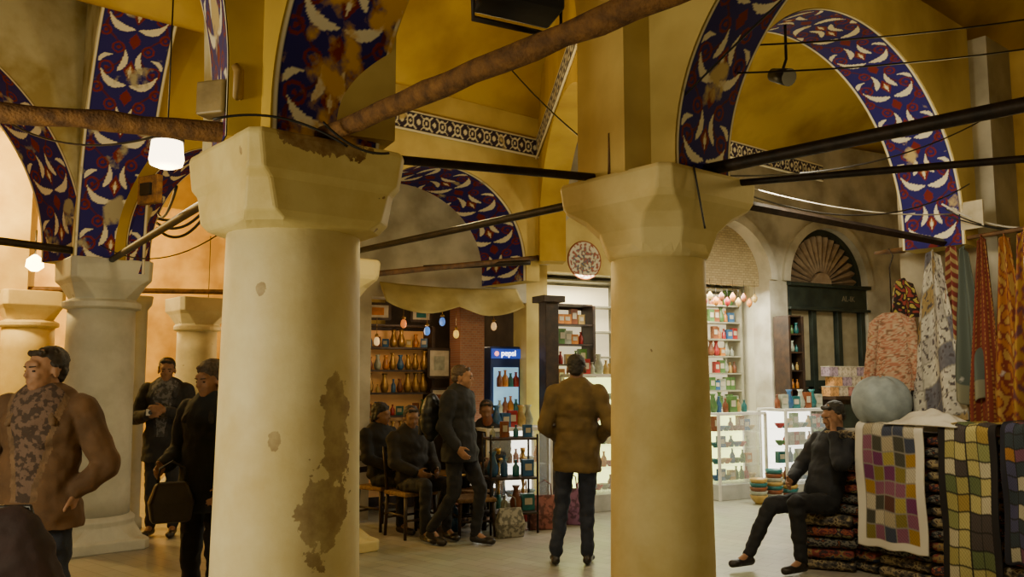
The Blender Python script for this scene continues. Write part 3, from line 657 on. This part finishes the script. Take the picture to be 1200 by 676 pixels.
TX=[stripes('kilim_a',[(.03,.015,.02),(.16,.03,.025),(.2,.13,.05),(.02,.03,.07)],14),stripes('kilim_b',[(.015,.015,.02),(.08,.065,.05),(.25,.2,.11),(.04,.02,.015)],18),
    stripes('kilim_c',[(.09,.015,.02),(.22,.06,.03),(.03,.02,.03),(.2,.17,.08)],16),stripes('kilim_d',[(.02,.025,.03),(.13,.12,.1),(.015,.015,.02),(.16,.05,.02)],20)]
fold=[]
for i in range(4):
    mb=MB();rings=[];w,d,h=.44,.55,.085
    for x in(-w/2,-w/2+.03,0,w/2-.03,w/2):
        k=1 if abs(x)<w/2-.01 else .8;ring=[]
        for j in range(14):
            a=2*math.pi*j/14;ring.append((x,d/2*math.copysign(abs(math.cos(a))**.35,math.cos(a))*(.97+.03*k),h/2+h/2*k*math.copysign(abs(math.sin(a))**.5,math.sin(a))))
        rings.append(ring)
    mb.loft(rings,TX[i]);fold.append(mb.mesh('folded_textile'))
for c,a0 in enumerate([.08,.545,1.01,1.475]):
    for j in range(13):
        put(fold[(c+j*3+R.randrange(2))%4],'folded_textile',SP(a0+R.uniform(-.01,.01),.30+R.uniform(-.03,.015),.002+.088*j),SA+R.uniform(-.02,.02),'folded striped woven textile in a tall pile','textile','pile of folded textiles at the stall')
for j in range(5):
    put(fold[(j*3+1)%4],'folded_textile',V((2.70,7.46,.002+.088*j)),SA+.6+R.uniform(-.06,.06),'folded striped rug in the low pile under a seated man','textile','low pile of rugs used as a seat')
PC1c=[(.13,.035,.11),(.30,.25,.07),(.06,.06,.05),(.33,.29,.21),(.18,.15,.04),(.09,.04,.035),(.2,.08,.14),(.4,.37,.3),(.05,.06,.1),(.3,.18,.03)]
def quilt(a,w,zt,zb,nc,nr,border,frame,cols,label,seed,dtop=.45):
    rr=random.Random(seed);cells=[[rr.choice(cols) for _ in range(nc)] for _ in range(nr)];L=dtop+(zt-zb)
    def fn(u,v):
        s=v*L;x=(u-.5)*w
        if s<dtop-.05:y=dtop-s;z=zt
        elif s<dtop+.05:
            t=(s-dtop+.05)/.1*math.pi/2;y=.05-.05*math.sin(t)-.0;z=zt-.05+.05*math.cos(t)
        else:y=0;z=zt-.05-(s-dtop-.05)
        y-=.03+.018*math.sin(u*9+seed)*max(0,v-.3)+.01*math.sin(v*14+u*5)
        return (x,y,z+.006*math.sin(u*17+v*9))
    def cf(u,v):
        bx=border/w;by=border/L
        if u<bx or u>1-bx or v>1-by or v<by:return frame
        i=(u-bx)/(1-2*bx)*nc;j=(v-by)/(1-2*by)*nr;fi,fj=i%1,j%1
        if fi<.09 or fj<.09:return tuple(x*.35 for x in frame) if frame[0]>.3 else (.02,.02,.02)
        c=cells[min(int(j),nr-1)][min(int(i),nc-1)];k=1+.35*math.sin(fi*25)*math.sin(fj*25);return tuple(x*k for x in c)
    mb=MB();mb.grid(fn,80,140,FAB,cf);mb.obj('patchwork_quilt',None,SP(a,0,0),SA,label=label,cat='quilt',sol=.012,fixn=False)
quilt(.50,.60,1.21,.24,5,11,.07,(.62,.60,.55),PC1c,'patchwork quilt with white border draped over textiles',3)
quilt(1.14,.44,1.24,.05,4,12,.05,(.02,.018,.02),[(.30,.27,.10),(.38,.34,.14),(.2,.22,.09),(.42,.39,.28),(.10,.13,.06),(.28,.2,.05),(.06,.05,.05)],'patchwork quilt of green and yellow squares',5)
quilt(1.52,.26,1.26,.3,3,14,.03,(.02,.02,.03),[(.05,.05,.10),(.12,.05,.08),(.32,.30,.22),(.03,.04,.05),(.25,.12,.03)],'dark patchwork throw draped over the pile',8)
mb=MB();mb.grid(lambda u,v:((u-.5)*.60,(v-.5)*.35,.10*math.sin(math.pi*u)*math.sin(math.pi*v)*(1+.6*noise.noise(V((u*6,v*6,0))))),40,30,WHITE)
mb.obj('white_cloth',None,SP(.78,.12,1.225),SA,label='crumpled white cloth lying on the textile pile',cat='cloth',sol=.01,fixn=False)
mb=MB();rings=[]
for i in range(15):
    a=-math.pi/2+.12+(math.pi-.24)*i/14;ring=[]
    for j in range(48):
        b=2*math.pi*j/48;k=1-.05*abs(math.sin(b*4))**3;ring.append((.245*math.cos(a)**.8*math.cos(b)*k,.23*math.cos(a)**.8*math.sin(b)*k,.215*math.sin(a)*(1-.08*abs(math.sin(b*4))**3)))
    rings.append(ring)
mb.loft(rings,pm('pouf_cloth',(.34,.40,.44),(.22,.27,.30),10,.8,.15));mb.obj('pouf',None,SP(.32,.16,1.385),0,label='round pale blue-grey stuffed pouf on the textile pile',cat='pouf')
beam(SP(.15,.40,2.66),SP(1.9,.40,2.70),.018,WOOD,'wooden hanging rail for textiles',0,.003,False,'hanging_rail')
beam(SP(.2,.42,2.66),SP(.4,1.0,2.72),.015,WOOD,'wooden rail bracket fixed to the pier',0,0,False,'rail_bracket')
def hang(a,d,w,zt,zb,colfn,label,name='hanging_shawl',gather=.55,folds=5,skew=0,amp=.035,cat='shawl'):
    H=zt-zb;ph=R.uniform(0,6)
    def fn(u,v):
        t=1-v;ww=w*(gather+(1-gather)*min(1,t*1.2))
        return ((u-.5)*ww+skew*t,-amp*math.sin(u*math.pi*2*folds/2+ph)*(.5+t*.6)-.01,-H*t-.03*math.sin(u*7+ph)*t-.12*abs(u-.5)*(1-t))
    mb=MB();mb.grid(fn,64,110,FAB,colfn);return mb.obj(name,None,SP(a,d,zt),SA,label=label,cat=cat,sol=.008,fixn=False)
def nz(u,v,s=1):return noise.noise(V((u*s,v*s,3.1)))
def silk(u,v):
    i=(u*3+v*.8);j=(v*7-u*1.5);fi,fj=i%1,j%1
    if fi<.06 or fj<.06:return (.25,.24,.22)
    k=(int(i)*7+int(j)*5)%6
    base=[(.52,.50,.44),(.14,.14,.18),(.54,.52,.47),(.30,.22,.10),(.50,.48,.44),(.40,.38,.36)][k]
    n_=nz(u,v*2,20)
    return tuple(x*(1+.4*n_) for x in base) if n_<.25 else (.08,.07,.08)
hang(.72,.33,.48,2.62,1.22,silk,'white patchwork silk cloth with dark and gold motifs','hanging_cloth',.25,4,-.02,cat='cloth')
hang(.98,.33,.29,2.62,1.40,lambda u,v:(.085,.105,.095) if v>.12 else (.2,.2,.14),'dark grey-green hanging shawl','hanging_shawl',.22,4)
def rust(u,v):
    f=(u*9)%1
    return (.16,.035,.025) if f>.3 else ((.26,.14,.04) if (v*40)%1>.4 else (.1,.02,.02))
def paisley(u,v):
    n_=nz(u,v*2.5,8);return (.28,.11,.025) if n_>.1 else ((.14,.03,.02) if n_>-.12 else (.30,.18,.05))
def goldp(u,v):
    n_=nz(u+3,v*2.5,10)+.3*math.sin(v*60)*.4;return (.30,.17,.035) if n_>.05 else ((.10,.04,.05) if n_<-.2 else (.22,.07,.03))
hang(1.14,.32,.26,2.68,1.22,rust,'rust red woven hanging shawl with gold bands','hanging_shawl',.2,4,-.02)
hang(1.32,.30,.36,2.66,1.20,paisley,'orange and red patterned hanging shawl','hanging_shawl',.25,5,.03)
hang(1.50,.26,.3,2.68,1.2,goldp,'golden orange patterned silk shawl','hanging_shawl',.4,5)
hang(1.66,.08,.3,2.60,.3,lambda u,v:(.34,.15,.03) if abs(nz(u,v*3,9))>.1 else (.15,.025,.02),'long orange and red figured textile','hanging_shawl',.6,5)
hang(.86,.37,.12,2.68,1.9,lambda u,v:(.18,.04,.035) if (v*10)%1>.4 else (.35,.26,.12),'small red striped scarf','hanging_scarf',.5,3,cat='scarf')
hang(.42,.37,.30,2.42,2.05,lambda u,v:(.03,.02,.02) if abs(nz(u,v,9))<.2 else ((.40,.34,.08) if nz(u,v,9)>0 else (.25,.05,.04)),'dark floral headscarf with yellow flowers','headscarf',.6,4,cat='scarf')
FLO=vcm('floral_fabric',.9,0)
r=root('floral_jacket',SP(.38,.26,0),SA+.5,'pinkish orange and cream floral jacket hanging at the stall','jacket')
def flc(u,v):
    k=nz(u*1,v*1.6,20);return (.44,.29,.20) if k>.15 else ((.36,.15,.10) if k>-.08 else ((.46,.36,.27) if k>-.28 else (.20,.11,.07)))
def fls(u,v):return flc(u*.4,v*.8)
mb=MB()
def jb(u,v):
    c,s=math.cos(2*math.pi*u),math.sin(2*math.pi*u);W=.18-.03*math.sin(math.pi*min(1,v*1.2))
    if v>.82:W=W*(1-((v-.82)/.18)**2*.62)
    return (W*c+.012*math.sin(u*25)*(1-v),(.085-.04*v)*s,1.48+.64*v)
mb.grid(jb,64,70,FLO,flc);mb.obj('body',r,sol=.01,fixn=False)
for sgn in(-1,1):
    mb=MB();mb.grid(lambda u,v:(sgn*(.125+.07*v)+.045*math.cos(2*math.pi*u),.05*math.sin(2*math.pi*u),2.06-.50*v+.02*math.cos(2*math.pi*u)),24,50,FLO,fls);mb.obj('sleeve',r,sol=.008,fixn=False)
MB().tube([(0,0,2.10),(0,0,2.5),(.03,0,2.6),(.0,0,2.66)],.006,IRON,6).obj('hanger_hook',r)
MB().box((0,0,.1),(.18,.02,.22),PLATE).obj('paper_notice',None,SP(1.05,.36,2.75),SA,label='pale paper notice hung above the textiles',cat='notice')

# ---------------------------------------------------------------- people
def remesh(mb,name,vox,mat,parent,disp=0,dsc=9,sm=2,label=None):
    me=mb.mesh('tmp');o=bpy.data.objects.new('tmp',me);COL.objects.link(o)
    k=o.modifiers.new('r','REMESH');k.mode='VOXEL';k.voxel_size=vox
    if sm:
        k=o.modifiers.new('sm','SMOOTH');k.iterations=sm;k.factor=.5
    dg=bpy.context.evaluated_depsgraph_get();dg.update();ev=o.evaluated_get(dg);m2=bpy.data.meshes.new_from_object(ev)
    bpy.data.objects.remove(o,do_unlink=True)
    if disp:
        ns=[v.normal.copy() for v in m2.vertices]
        for v,n in zip(m2.vertices,ns):
            p=v.co*dsc;v.co+=n*disp*(noise.noise(V((p.x,p.y,p.z*1.6)))+.5*noise.noise(p*2.3))
    m2.materials.clear();m2.materials.append(mat)
    m2.polygons.foreach_set('use_smooth',[True]*len(m2.polygons));m2.name=name
    o=bpy.data.objects.new(name,m2);COL.objects.link(o)
    if parent:o.parent=parent
    if label:o['label']=label
    return o
def hand(mb,w,d,n,sgn,curl,S=1):
    w=V(w);d=V(d).normalized();n=V(n);n=(n-d*n.dot(d)).normalized();s=d.cross(n).normalized()*sgn
    B=Matrix((s,n,d)).transposed()
    mb.ell(w+d*.048*S,(.042*S,.018*S,.058*S),None,B,12,7);mb.cap(w-d*.03,w+d*.03*S,.028*S,.028*S,None,10)
    for i,l in enumerate([.072,.08,.074,.058]):
        b=w+d*.088*S+s*(.031-.0205*i)*S-d*(.004*abs(i-1.3))*S
        d1=(d*math.cos(curl*.6)+n*math.sin(curl*.6)).normalized();d2=(d*math.cos(curl*1.5)+n*math.sin(curl*1.5)).normalized()
        m=b+d1*l*.52*S;mb.cap(b-d*.015,m,.0098*S,.009*S,None,8,3);mb.cap(m,m+d2*l*.5*S,.009*S,.0075*S,None,8,3)
    b=w+d*.025*S+s*.032*S;m=b+(d*.7+s*.6+n*.3).normalized()*.045*S;mb.cap(b,m,.0125*S,.011*S,None,8,3);mb.cap(m,m+(d*.9+s*.2+n*.4).normalized()*.035*S,.0105*S,.0085*S,None,8,3)
DJ=dict(pel=(0,0,.94),neck=(0,.02,1.47),head=(0,-.01,1.60),shl=(.185,.02,1.41),shr=(-.185,.02,1.41),ell=(.25,.05,1.13),elr=(-.25,.05,1.13),wl=(.26,-.04,.89),wr=(-.26,-.04,.89),
 hl=(.09,0,.92),hr=(-.09,0,.92),kl=(.10,-.02,.50),kr=(-.10,-.02,.50),al=(.105,.03,.09),ar=(-.105,.03,.09),fl=(.12,-.12,.03),fr=(-.12,-.12,.03))
def person(loc,rz,label,J={},h=1.75,jc=(.02,.02,.025),tc=(.02,.022,.035),hc=(.02,.015,.01),skin=None,hyaw=0,hpitch=0,hair='short',hem=.80,vox=.009,seated=False,shirt=None,collar=None,wl_n=(1,0,0),jname='jacket',jrough=.85,bulk=1.0,curl=.6,hdl=None,hdr=None,skirt=True,opening=False):
    P={k:V(v) for k,v in {**DJ,**J}.items()};S=h/1.75;skin=skin or SKIN
    up=(P['neck']-P['pel']).normalized();rt=(P['shl']-P['shr']).normalized();fw=rt.cross(up).normalized();fw=-fw if fw.y>0 else fw
    B=Matrix((rt,-fw,up)).transposed()
    sp=lambda t:P['pel'].lerp(P['neck'],t)
    HM=Matrix.Translation(P['head'])@Matrix.Rotation(hyaw,4,'Z')@Matrix.Rotation(hpitch,4,'X');HB=HM.to_3x3()
    hp=lambda x,y,z:HM@V((x,y,z))
    mb=MB()
    mb.ell(hp(0,.02,.045),(.073,.093,.083),None,HB,20,12);mb.ell(hp(0,-.025,-.01),(.060,.068,.086),None,HB,18,10);mb.ell(hp(0,-.054,-.075),(.032,.029,.025),None,HB)
    mb.ell(hp(0,-.068,.035),(.053,.026,.028),None,HB);mb.cap(hp(0,-.086,.022),hp(0,-.101,-.016),.0075,.0115,None,10);mb.ell(hp(0,-.083,-.048),(.024,.011,.007),None,HB,12,6);mb.ell(hp(0,-.081,-.060),(.019,.011,.007),None,HB,12,6)
    for s in(-1,1):
        mb.ell(hp(.076*s,.012,-.002),(.011,.019,.031),None,HB,10,6);mb.ell(hp(.035*s,-.062,-.02),(.021,.021,.02),None,HB,10,6);mb.cap(hp(.010*s,-.089,-.018),hp(.012*s,-.085,-.02),.0075,.0075,None,8,3)
    mb.cap(P['neck'],hp(0,.02,-.05),.058,.054,None,14);mb.cap(P['neck']+V((0,0,-.05)),P['neck'],.075,.06,None,14)
    mb.ell(sp(.0),(.15,.10,.13),None,B);mb.ell(sp(.35),(.135,.095,.16),None,B);mb.ell(sp(.72),(.155,.105,.2),None,B)
    mb.cap(P['shl'],P['shr'],.055,.055,None)
    for a,b in(('l',wl_n),('r',(-wl_n[0],wl_n[1],wl_n[2]))):
        mb.cap(P['sh'+a],P['el'+a],.050,.038,None);mb.cap(P['el'+a],P['w'+a],.038,.026,None)
        dd=(hdl if a=='l' else hdr) or (P['w'+a]-P['el'+a])
        hand(mb,P['w'+a],dd,(-b[0],b[1]-.2,b[2]),1 if a=='r' else -1,curl)
        mb.cap(P['h'+a],P['k'+a],.078,.052,None);mb.cap(P['k'+a],P['a'+a],.050,.034,None);mb.cap(P['a'+a],P['f'+a],.034,.025,None)
    body=remesh(mb,'person',vox,skin,None,0,9,1);body.location=loc;body.rotation_euler=(0,0,rz);body.scale=(S,)*3;body['label']=label;body['category']='person'
    if vox<.01:
        for s in(-1,1):
            MB().ell(hp(.030*s,-.079,.005),(.011,.0075,.006),EYEW,HB,10,6).obj('eye',body)
        for s in(-1,1):MB().cap(hp(.016*s,-.092,.026),hp(.045*s,-.082,.028),.0042,.003,pm('brow',hc,None,10,.8,0),8,3).obj('eyebrow',body)
    mh=pm('hair_mat',hc,tuple(x*.4 for x in hc),60,.6,.4);mb=MB()
    mb.ell(hp(0,.034,.058),(.080,.092,.077),None,HB,20,12);mb.ell(hp(0,.068,.01),(.066,.048,.07),None,HB)
    mb.cap(hp(-.04,-.048,.094),hp(.04,-.048,.094),.018,.018,None)
    for s in(-1,1):mb.cap(hp(.071*s,.0,.04),hp(.073*s,.012,.02),.012,.010,None)
    if hair=='bob':
        for s in(-1,1):mb.cap(hp(.066*s,.015,.05),hp(.072*s,.03,-.03),.028,.022,None);
        mb.ell(hp(0,.07,-.02),(.073,.044,.08),None,HB);mb.ell(hp(0,.025,.070),(.085,.098,.078),None,HB)
    remesh(mb,'hair',.007,mh,body,.005,34,1)
    mj=pm('cloth_'+jname,jc,tuple(x*.55 for x in jc),7,jrough,.25);mb=MB();q=.022*bulk
    mb.ell(sp(.72),(.172+q,.118+q,.20+q),None,B,20,12);mb.ell(sp(.40),(.155+q,.108+q,.19),None,B,20,12);mb.ell(sp(.12),(.16+q,.113+q,.16),None,B,20,12)
    mb.cap(P['shl']-up*.005,P['shr']-up*.005,.066+q*.5,.066+q*.5,None);mb.cap(P['neck']-up*.06,P['neck']-up*.005,.09,.075,None)
    for a in'lr':
        mb.cap(P['sh'+a],P['el'+a],.062+q*.6,.052+q*.5,None,14);mb.cap(P['el'+a],P['el'+a].lerp(P['w'+a],.93),.052+q*.5,.038+q*.4,None,14)
    if not seated and skirt:
        mb.loft([[ (P['pel'].x+(rx)*math.cos(2*math.pi*j/24),P['pel'].y+ry*math.sin(2*math.pi*j/24),z) for j in range(24)] for rx,ry,z in((.14+q,.10+q,1.14),(.165+q,.125+q,.98),(.18+q,.135+q,hem+.06),(.182+q,.137+q,hem))],None)
    jk=remesh(mb,jname,.011 if not opening else .008,mj,body,.014,8,2)
    if opening:
        # the open front of the jacket shows the shirt: faces of the front strip take the shirt cloth
        jk.data.materials.append(pm('open_front_shirt',shirt,tuple(x*.35 for x in shirt),30,.9,.2,0,.48,.54))
        jk.data.materials.append(pm('open_front_lapel',collar,tuple(x*.5 for x in collar),18,.9,.3))
        for p in jk.data.polygons:
            c=p.center;dd=c-sp(.5);f=dd.dot(fw);x=abs(dd.dot(rt));hgt=(c-P['pel']).dot(up)
            wd=.035+.085*max(0,min(1,(hgt-.08)/.42))
            if f>.05 and hgt>.02:
                if x<wd:p.material_index=1
                elif x<wd+.028:p.material_index=2
    mt=pm('cloth_trousers',tc,tuple(x*.55 for x in tc),9,.85,.25);mb=MB();mb.ell(sp(0),(.163,.118,.14),None,B)
    for a in'lr':
        mb.cap(P['h'+a],P['k'+a],.094,.068,None,14);mb.cap(P['k'+a],P['k'+a].lerp(P['a'+a],.97),.066,.052,None,14)
    remesh(mb,'trousers',.011,mt,body,.013,10,2)
    for a in'lr':
        A=P['a'+a];F=P['f'+a];d=(F-A);d.z=0;d.normalize()
        mb=MB();hl=V((A.x,A.y,A.z-.045))-d*.02;mb.cap(hl,F+d*.03+V((0,0,.005)),.038,.033,None,12);mb.cap(A+V((0,0,-.01)),hl+d*.06,.040,.036,None,12);mb.ell(F+d*.0+V((0,0,.005)),(.046,.06,.03),None,Matrix.Rotation(math.atan2(d.y,d.x)-math.pi/2,3,'Z'),12,7)
        remesh(mb,'shoe',.008,pm('shoe_leather',(.02,.015,.012),None,10,.4,.05),body,0,9,1)
    if collar:
        mb=MB();e=fw*q*.9
        for s in(-1,1):
            mb.cap(P['neck']+rt*.075*s+V((0,.02,0))+up*.015,P['neck']+fw*.085+rt*.065*s-up*.04,.028,.026,None);mb.cap(P['neck']+fw*.085+rt*.065*s-up*.04,P['neck']+fw*.105+e+rt*.11*s-up*.13,.026,.018,None)
        mb.cap(P['neck']+rt*.07-fw*.05+up*.015,P['neck']-rt*.07-fw*.05+up*.015,.028,.028,None)
        remesh(mb,'collar',.009,pm('collar_cloth',collar,tuple(x*.5 for x in collar),18,.9,.3),body,.004,16,2)
    return body,P
person((-2.42,4.45,0),.02,'man in brown jacket over patterned shirt, hands in pockets',dict(ell=(.31,.06,1.13),elr=(-.31,.06,1.13),wl=(.19,-.03,1.0),wr=(-.19,-.03,1.0)),1.77,(.14,.07,.028),(.02,.025,.045),(.03,.018,.01),None,-.50,.02,hem=.82,vox=.007,shirt=(.14,.085,.06),collar=(.19,.11,.055),bulk=1.6,hdl=(-.05,.05,-1),hdr=(.05,.05,-1),opening=True)
person((-3.52,8.75,0),.12,'man in black coat holding a small white camera',dict(ell=(.27,-.02,1.14),elr=(-.27,-.02,1.14),wl=(.06,-.24,1.22),wr=(-.08,-.24,1.18)),1.80,(.014,.014,.017),(.015,.016,.022),(.015,.012,.01),SKIND,.2,.1,hem=.72,shirt=(.12,.12,.13),collar=(.03,.03,.035),bulk=1.3,opening=True)
r=root('camera',(-3.54,8.46,1.24),.1,'small pale compact camera held at the chest','camera');MB().box((0,0,0),(.1,.03,.065),WHITE).obj('body',r,bev=.006);MB().cyl((0,-.01,0),(0,-.04,0),.022,.02,BLACK,14).obj('lens',r)
person((-1.93,5.5,0),-.35,'woman in dark coat with short hair carrying a handbag',dict(wl=(.24,-.12,.95),wr=(-.20,-.18,1.06),elr=(-.25,.02,1.14)),1.71,(.022,.028,.035),(.012,.012,.016),(.09,.06,.035),None,-.1,.12,'bob',hem=.78,collar=(.05,.05,.05),bulk=1.2)
r=root('handbag',(-2.06,5.26,.72),.5,'dark brown leather handbag carried at the hip','bag')
MB().loft([[(-.11,-.05,0),(.11,-.05,0),(.11,.05,0),(-.11,.05,0)],[(-.13,-.06,.12),(.13,-.06,.12),(.13,.06,.12),(-.13,.06,.12)],[(-.09,-.03,.24),(.09,-.03,.24),(.09,.03,.24),(-.09,.03,.24)]],pm('bag_leather',(.03,.02,.014),None,12,.5,.1),False).obj('body',r,bev=.02)
MB().tube([(-.08,0,.23),(-.07,0,.32),(0,0,.36),(.07,0,.32),(.08,0,.23)],.009,BLACK,6).obj('strap',r)
person((-.50,8.3,0),1.15,'man in black jacket walking past the shop',dict(kl=(.10,-.18,.52),al=(.10,-.12,.10),fl=(.11,-.27,.035),kr=(-.09,.02,.49),ar=(-.1,.26,.14),fr=(-.11,.14,.03),wl=(.25,.08,.93),wr=(-.24,-.10,.95),head=(0,-.03,1.60)),1.72,(.012,.012,.014),(.014,.014,.018),(.10,.06,.035),None,.3,.05,hem=.80,bulk=1.7)
r=root('backpack',(-.72,8.27,1.0),1.15+math.pi,'black backpack worn on the shoulders of a walking man','bag')
mb=MB();mb.ell((0,-.06,.2),(.15,.09,.23),None);remesh(mb,'bag_body',.012,BLACK,r,.012,10,2);MB().box((0,-.13,.12),(.2,.05,.18),BLACK).obj('pocket',r,bev=.02)
person((.56,7.45,0),math.pi-.15,'man in brown blazer and dark jeans seen from behind',dict(wl=(.17,-.14,1.02),ell=(.27,.06,1.13),elr=(-.28,.07,1.14),wr=(-.16,-.16,1.0),kl=(.13,-.03,.5),al=(.18,.05,.09),fl=(.2,-.10,.03),kr=(-.08,-.02,.5),ar=(-.08,.0,.09),fr=(-.09,-.15,.03)),1.80,(.15,.092,.026),(.022,.028,.05),(.02,.014,.01),SKIND,0,.12,hem=.76,bulk=1.2,jname='blazer')
SJ=dict(pel=(0,0,.54),neck=(0,.10,1.04),head=(0,.05,1.18),shl=(.18,.09,.98),shr=(-.18,.09,.98),ell=(.23,.0,.74),elr=(-.23,.0,.74),wl=(.12,-.24,.66),wr=(-.12,-.24,.66),hl=(.09,-.02,.52),hr=(-.09,-.02,.52),kl=(.13,-.42,.55),kr=(-.13,-.42,.55),al=(.13,-.42,.10),ar=(-.13,-.40,.10),fl=(.13,-.56,.035),fr=(-.13,-.54,.035))
SM={**SJ,'pel':(0,0,.57),'neck':(0,.18,1.07),'head':(0,.15,1.22),'shl':(.19,.16,1.02),'shr':(-.19,.16,1.02),'elr':(-.26,.02,.80),'ell':(.28,-.06,.86),'wl':(.13,.02,1.09),'wr':(-.1,-.24,.70),'kl':(.14,-.40,.56),'al':(.14,-.36,.10),'fl':(.14,-.50,.035),'kr':(-.14,-.42,.50),'ar':(-.14,-.66,.12),'fr':(-.14,-.79,.06)}
person((2.63,7.38,0),-math.pi/2+.40,'man in dark suit slumped on a rug pile, hand against cheek',SM,1.78,(.014,.016,.024),(.012,.013,.018),(.03,.025,.02),None,-.05,.28,vox=.007,seated=True,hdl=(-.06,.08,.2),bulk=1.2)
person((-1.0,8.80,0),.7,'seated person in dark coat by the shop',SJ,1.72,(.02,.016,.014),(.015,.014,.016),(.03,.02,.015),SKIND,-.3,.2,vox=.010,seated=True,bulk=1.6)
person((-1.36,9.2,0),.9,'seated person in black coat on a chair in shadow',SJ,1.74,(.010,.010,.012),(.012,.012,.014),(.02,.015,.01),SKIND,.4,.1,'bob',vox=.010,seated=True,bulk=1.5)
person((-.30,9.75,0),-.2,'seated person in black jacket behind the stools',SJ,1.76,(.012,.010,.010),(.012,.012,.014),(.02,.015,.01),SKIND,.2,.2,vox=.010,seated=True,bulk=1.4)
chair((-.30,9.8,0),-.2,'dark wooden chair with ladder back')
r=root('maroon_bulk',(-2.25,3.90,0),.2,'large dark maroon bulk standing on the floor','bag')  # bag shape standing in for a dark maroon form read as someone's back
mb=MB();mb.ell((0,0,.5),(.26,.16,.52),None);remesh(mb,'bag_body',.014,pm('maroon',(.03,.012,.012),None,8,.8,.2),r,.012,8,2);MB().tube([(-.1,0,.96),(-.08,.02,1.01),(.08,.02,1.01),(.1,0,.96)],.012,BLACK,8).obj('handle',r)

# ---------------------------------------------------------------- lights
def area(loc,tgt,size,e,c):
    l=bpy.data.lights.new('a','AREA');l.size=size;l.energy=e;l.color=c;o=bpy.data.objects.new('area_light',l);COL.objects.link(o);o.location=loc
    o.rotation_euler=(V(tgt)-V(loc)).to_track_quat('-Z','Y').to_euler()
def pt(loc,e,c,r=.15):
    l=bpy.data.lights.new('p','POINT');l.energy=e;l.color=c;l.shadow_soft_size=r;o=bpy.data.objects.new('point_light',l);COL.objects.link(o);o.location=loc
WC=(1,.75,.30)
area((-3.4,1.6,1.8),(-.9,3.7,.9),.8,80,(1,.87,.57))
area((1.2,-1.0,2.0),(.9,5,1.7),1.5,28,(1,.80,.42))
pt((-2.48,6.0,2.95),22,(1,.74,.36),.1)
pt((-.3,6.6,2.9),56,WC,.2);pt((2.9,4.9,2.9),27,WC,.2);pt((2.4,8.8,3.2),40,(1,.82,.46),.2)
pt((-6.9,9.6,3.9),520,(1,.66,.20),.2);pt((-8.8,14.2,4.0),700,(1,.68,.20),.2);pt((-6.0,13.5,3.0),70,(1,.66,.2),.2);pt((-3.2,13.0,2.2),50,(1,.66,.22),.2)
pt((-2.9,6.2,3.6),8,WC,.2);pt((-5.0,5.6,2.3),12,(1,.82,.5),.2)
area(BW(5.1,.1,2.85),BW(5.1,-.3,0),1.2,130,(1,.95,.74));area(BW(3.0,.1,2.85),BW(3.0,0,0),1.0,75,(1,.93,.72))
area(BW(5.4,-2.0,3.4),BW(5.0,-1.6,0),1.0,120,(1,.95,.74))
pt(BW(.6,-.1,2.1),5,(1,.66,.34),.1);pt(BW(1.2,1.2,2.3),8,(1,.75,.45),.1)
area((1.9,5.2,3.0),(3.3,6.8,1.2),.6,38,(1,.88,.62))
w=bpy.data.worlds.new('w');bpy.context.scene.world=w;w.use_nodes=True;w.node_tree.nodes['Background'].inputs[0].default_value=(1,.78,.38,1);w.node_tree.nodes['Background'].inputs[1].default_value=.035
cd=bpy.data.cameras.new('cam');cd.sensor_width=36;cd.lens=30;co=bpy.data.objects.new('cam',cd);COL.objects.link(co)
co.location=(0,0,1.6);co.rotation_euler=(math.radians(95.82),0,0);bpy.context.scene.camera=co
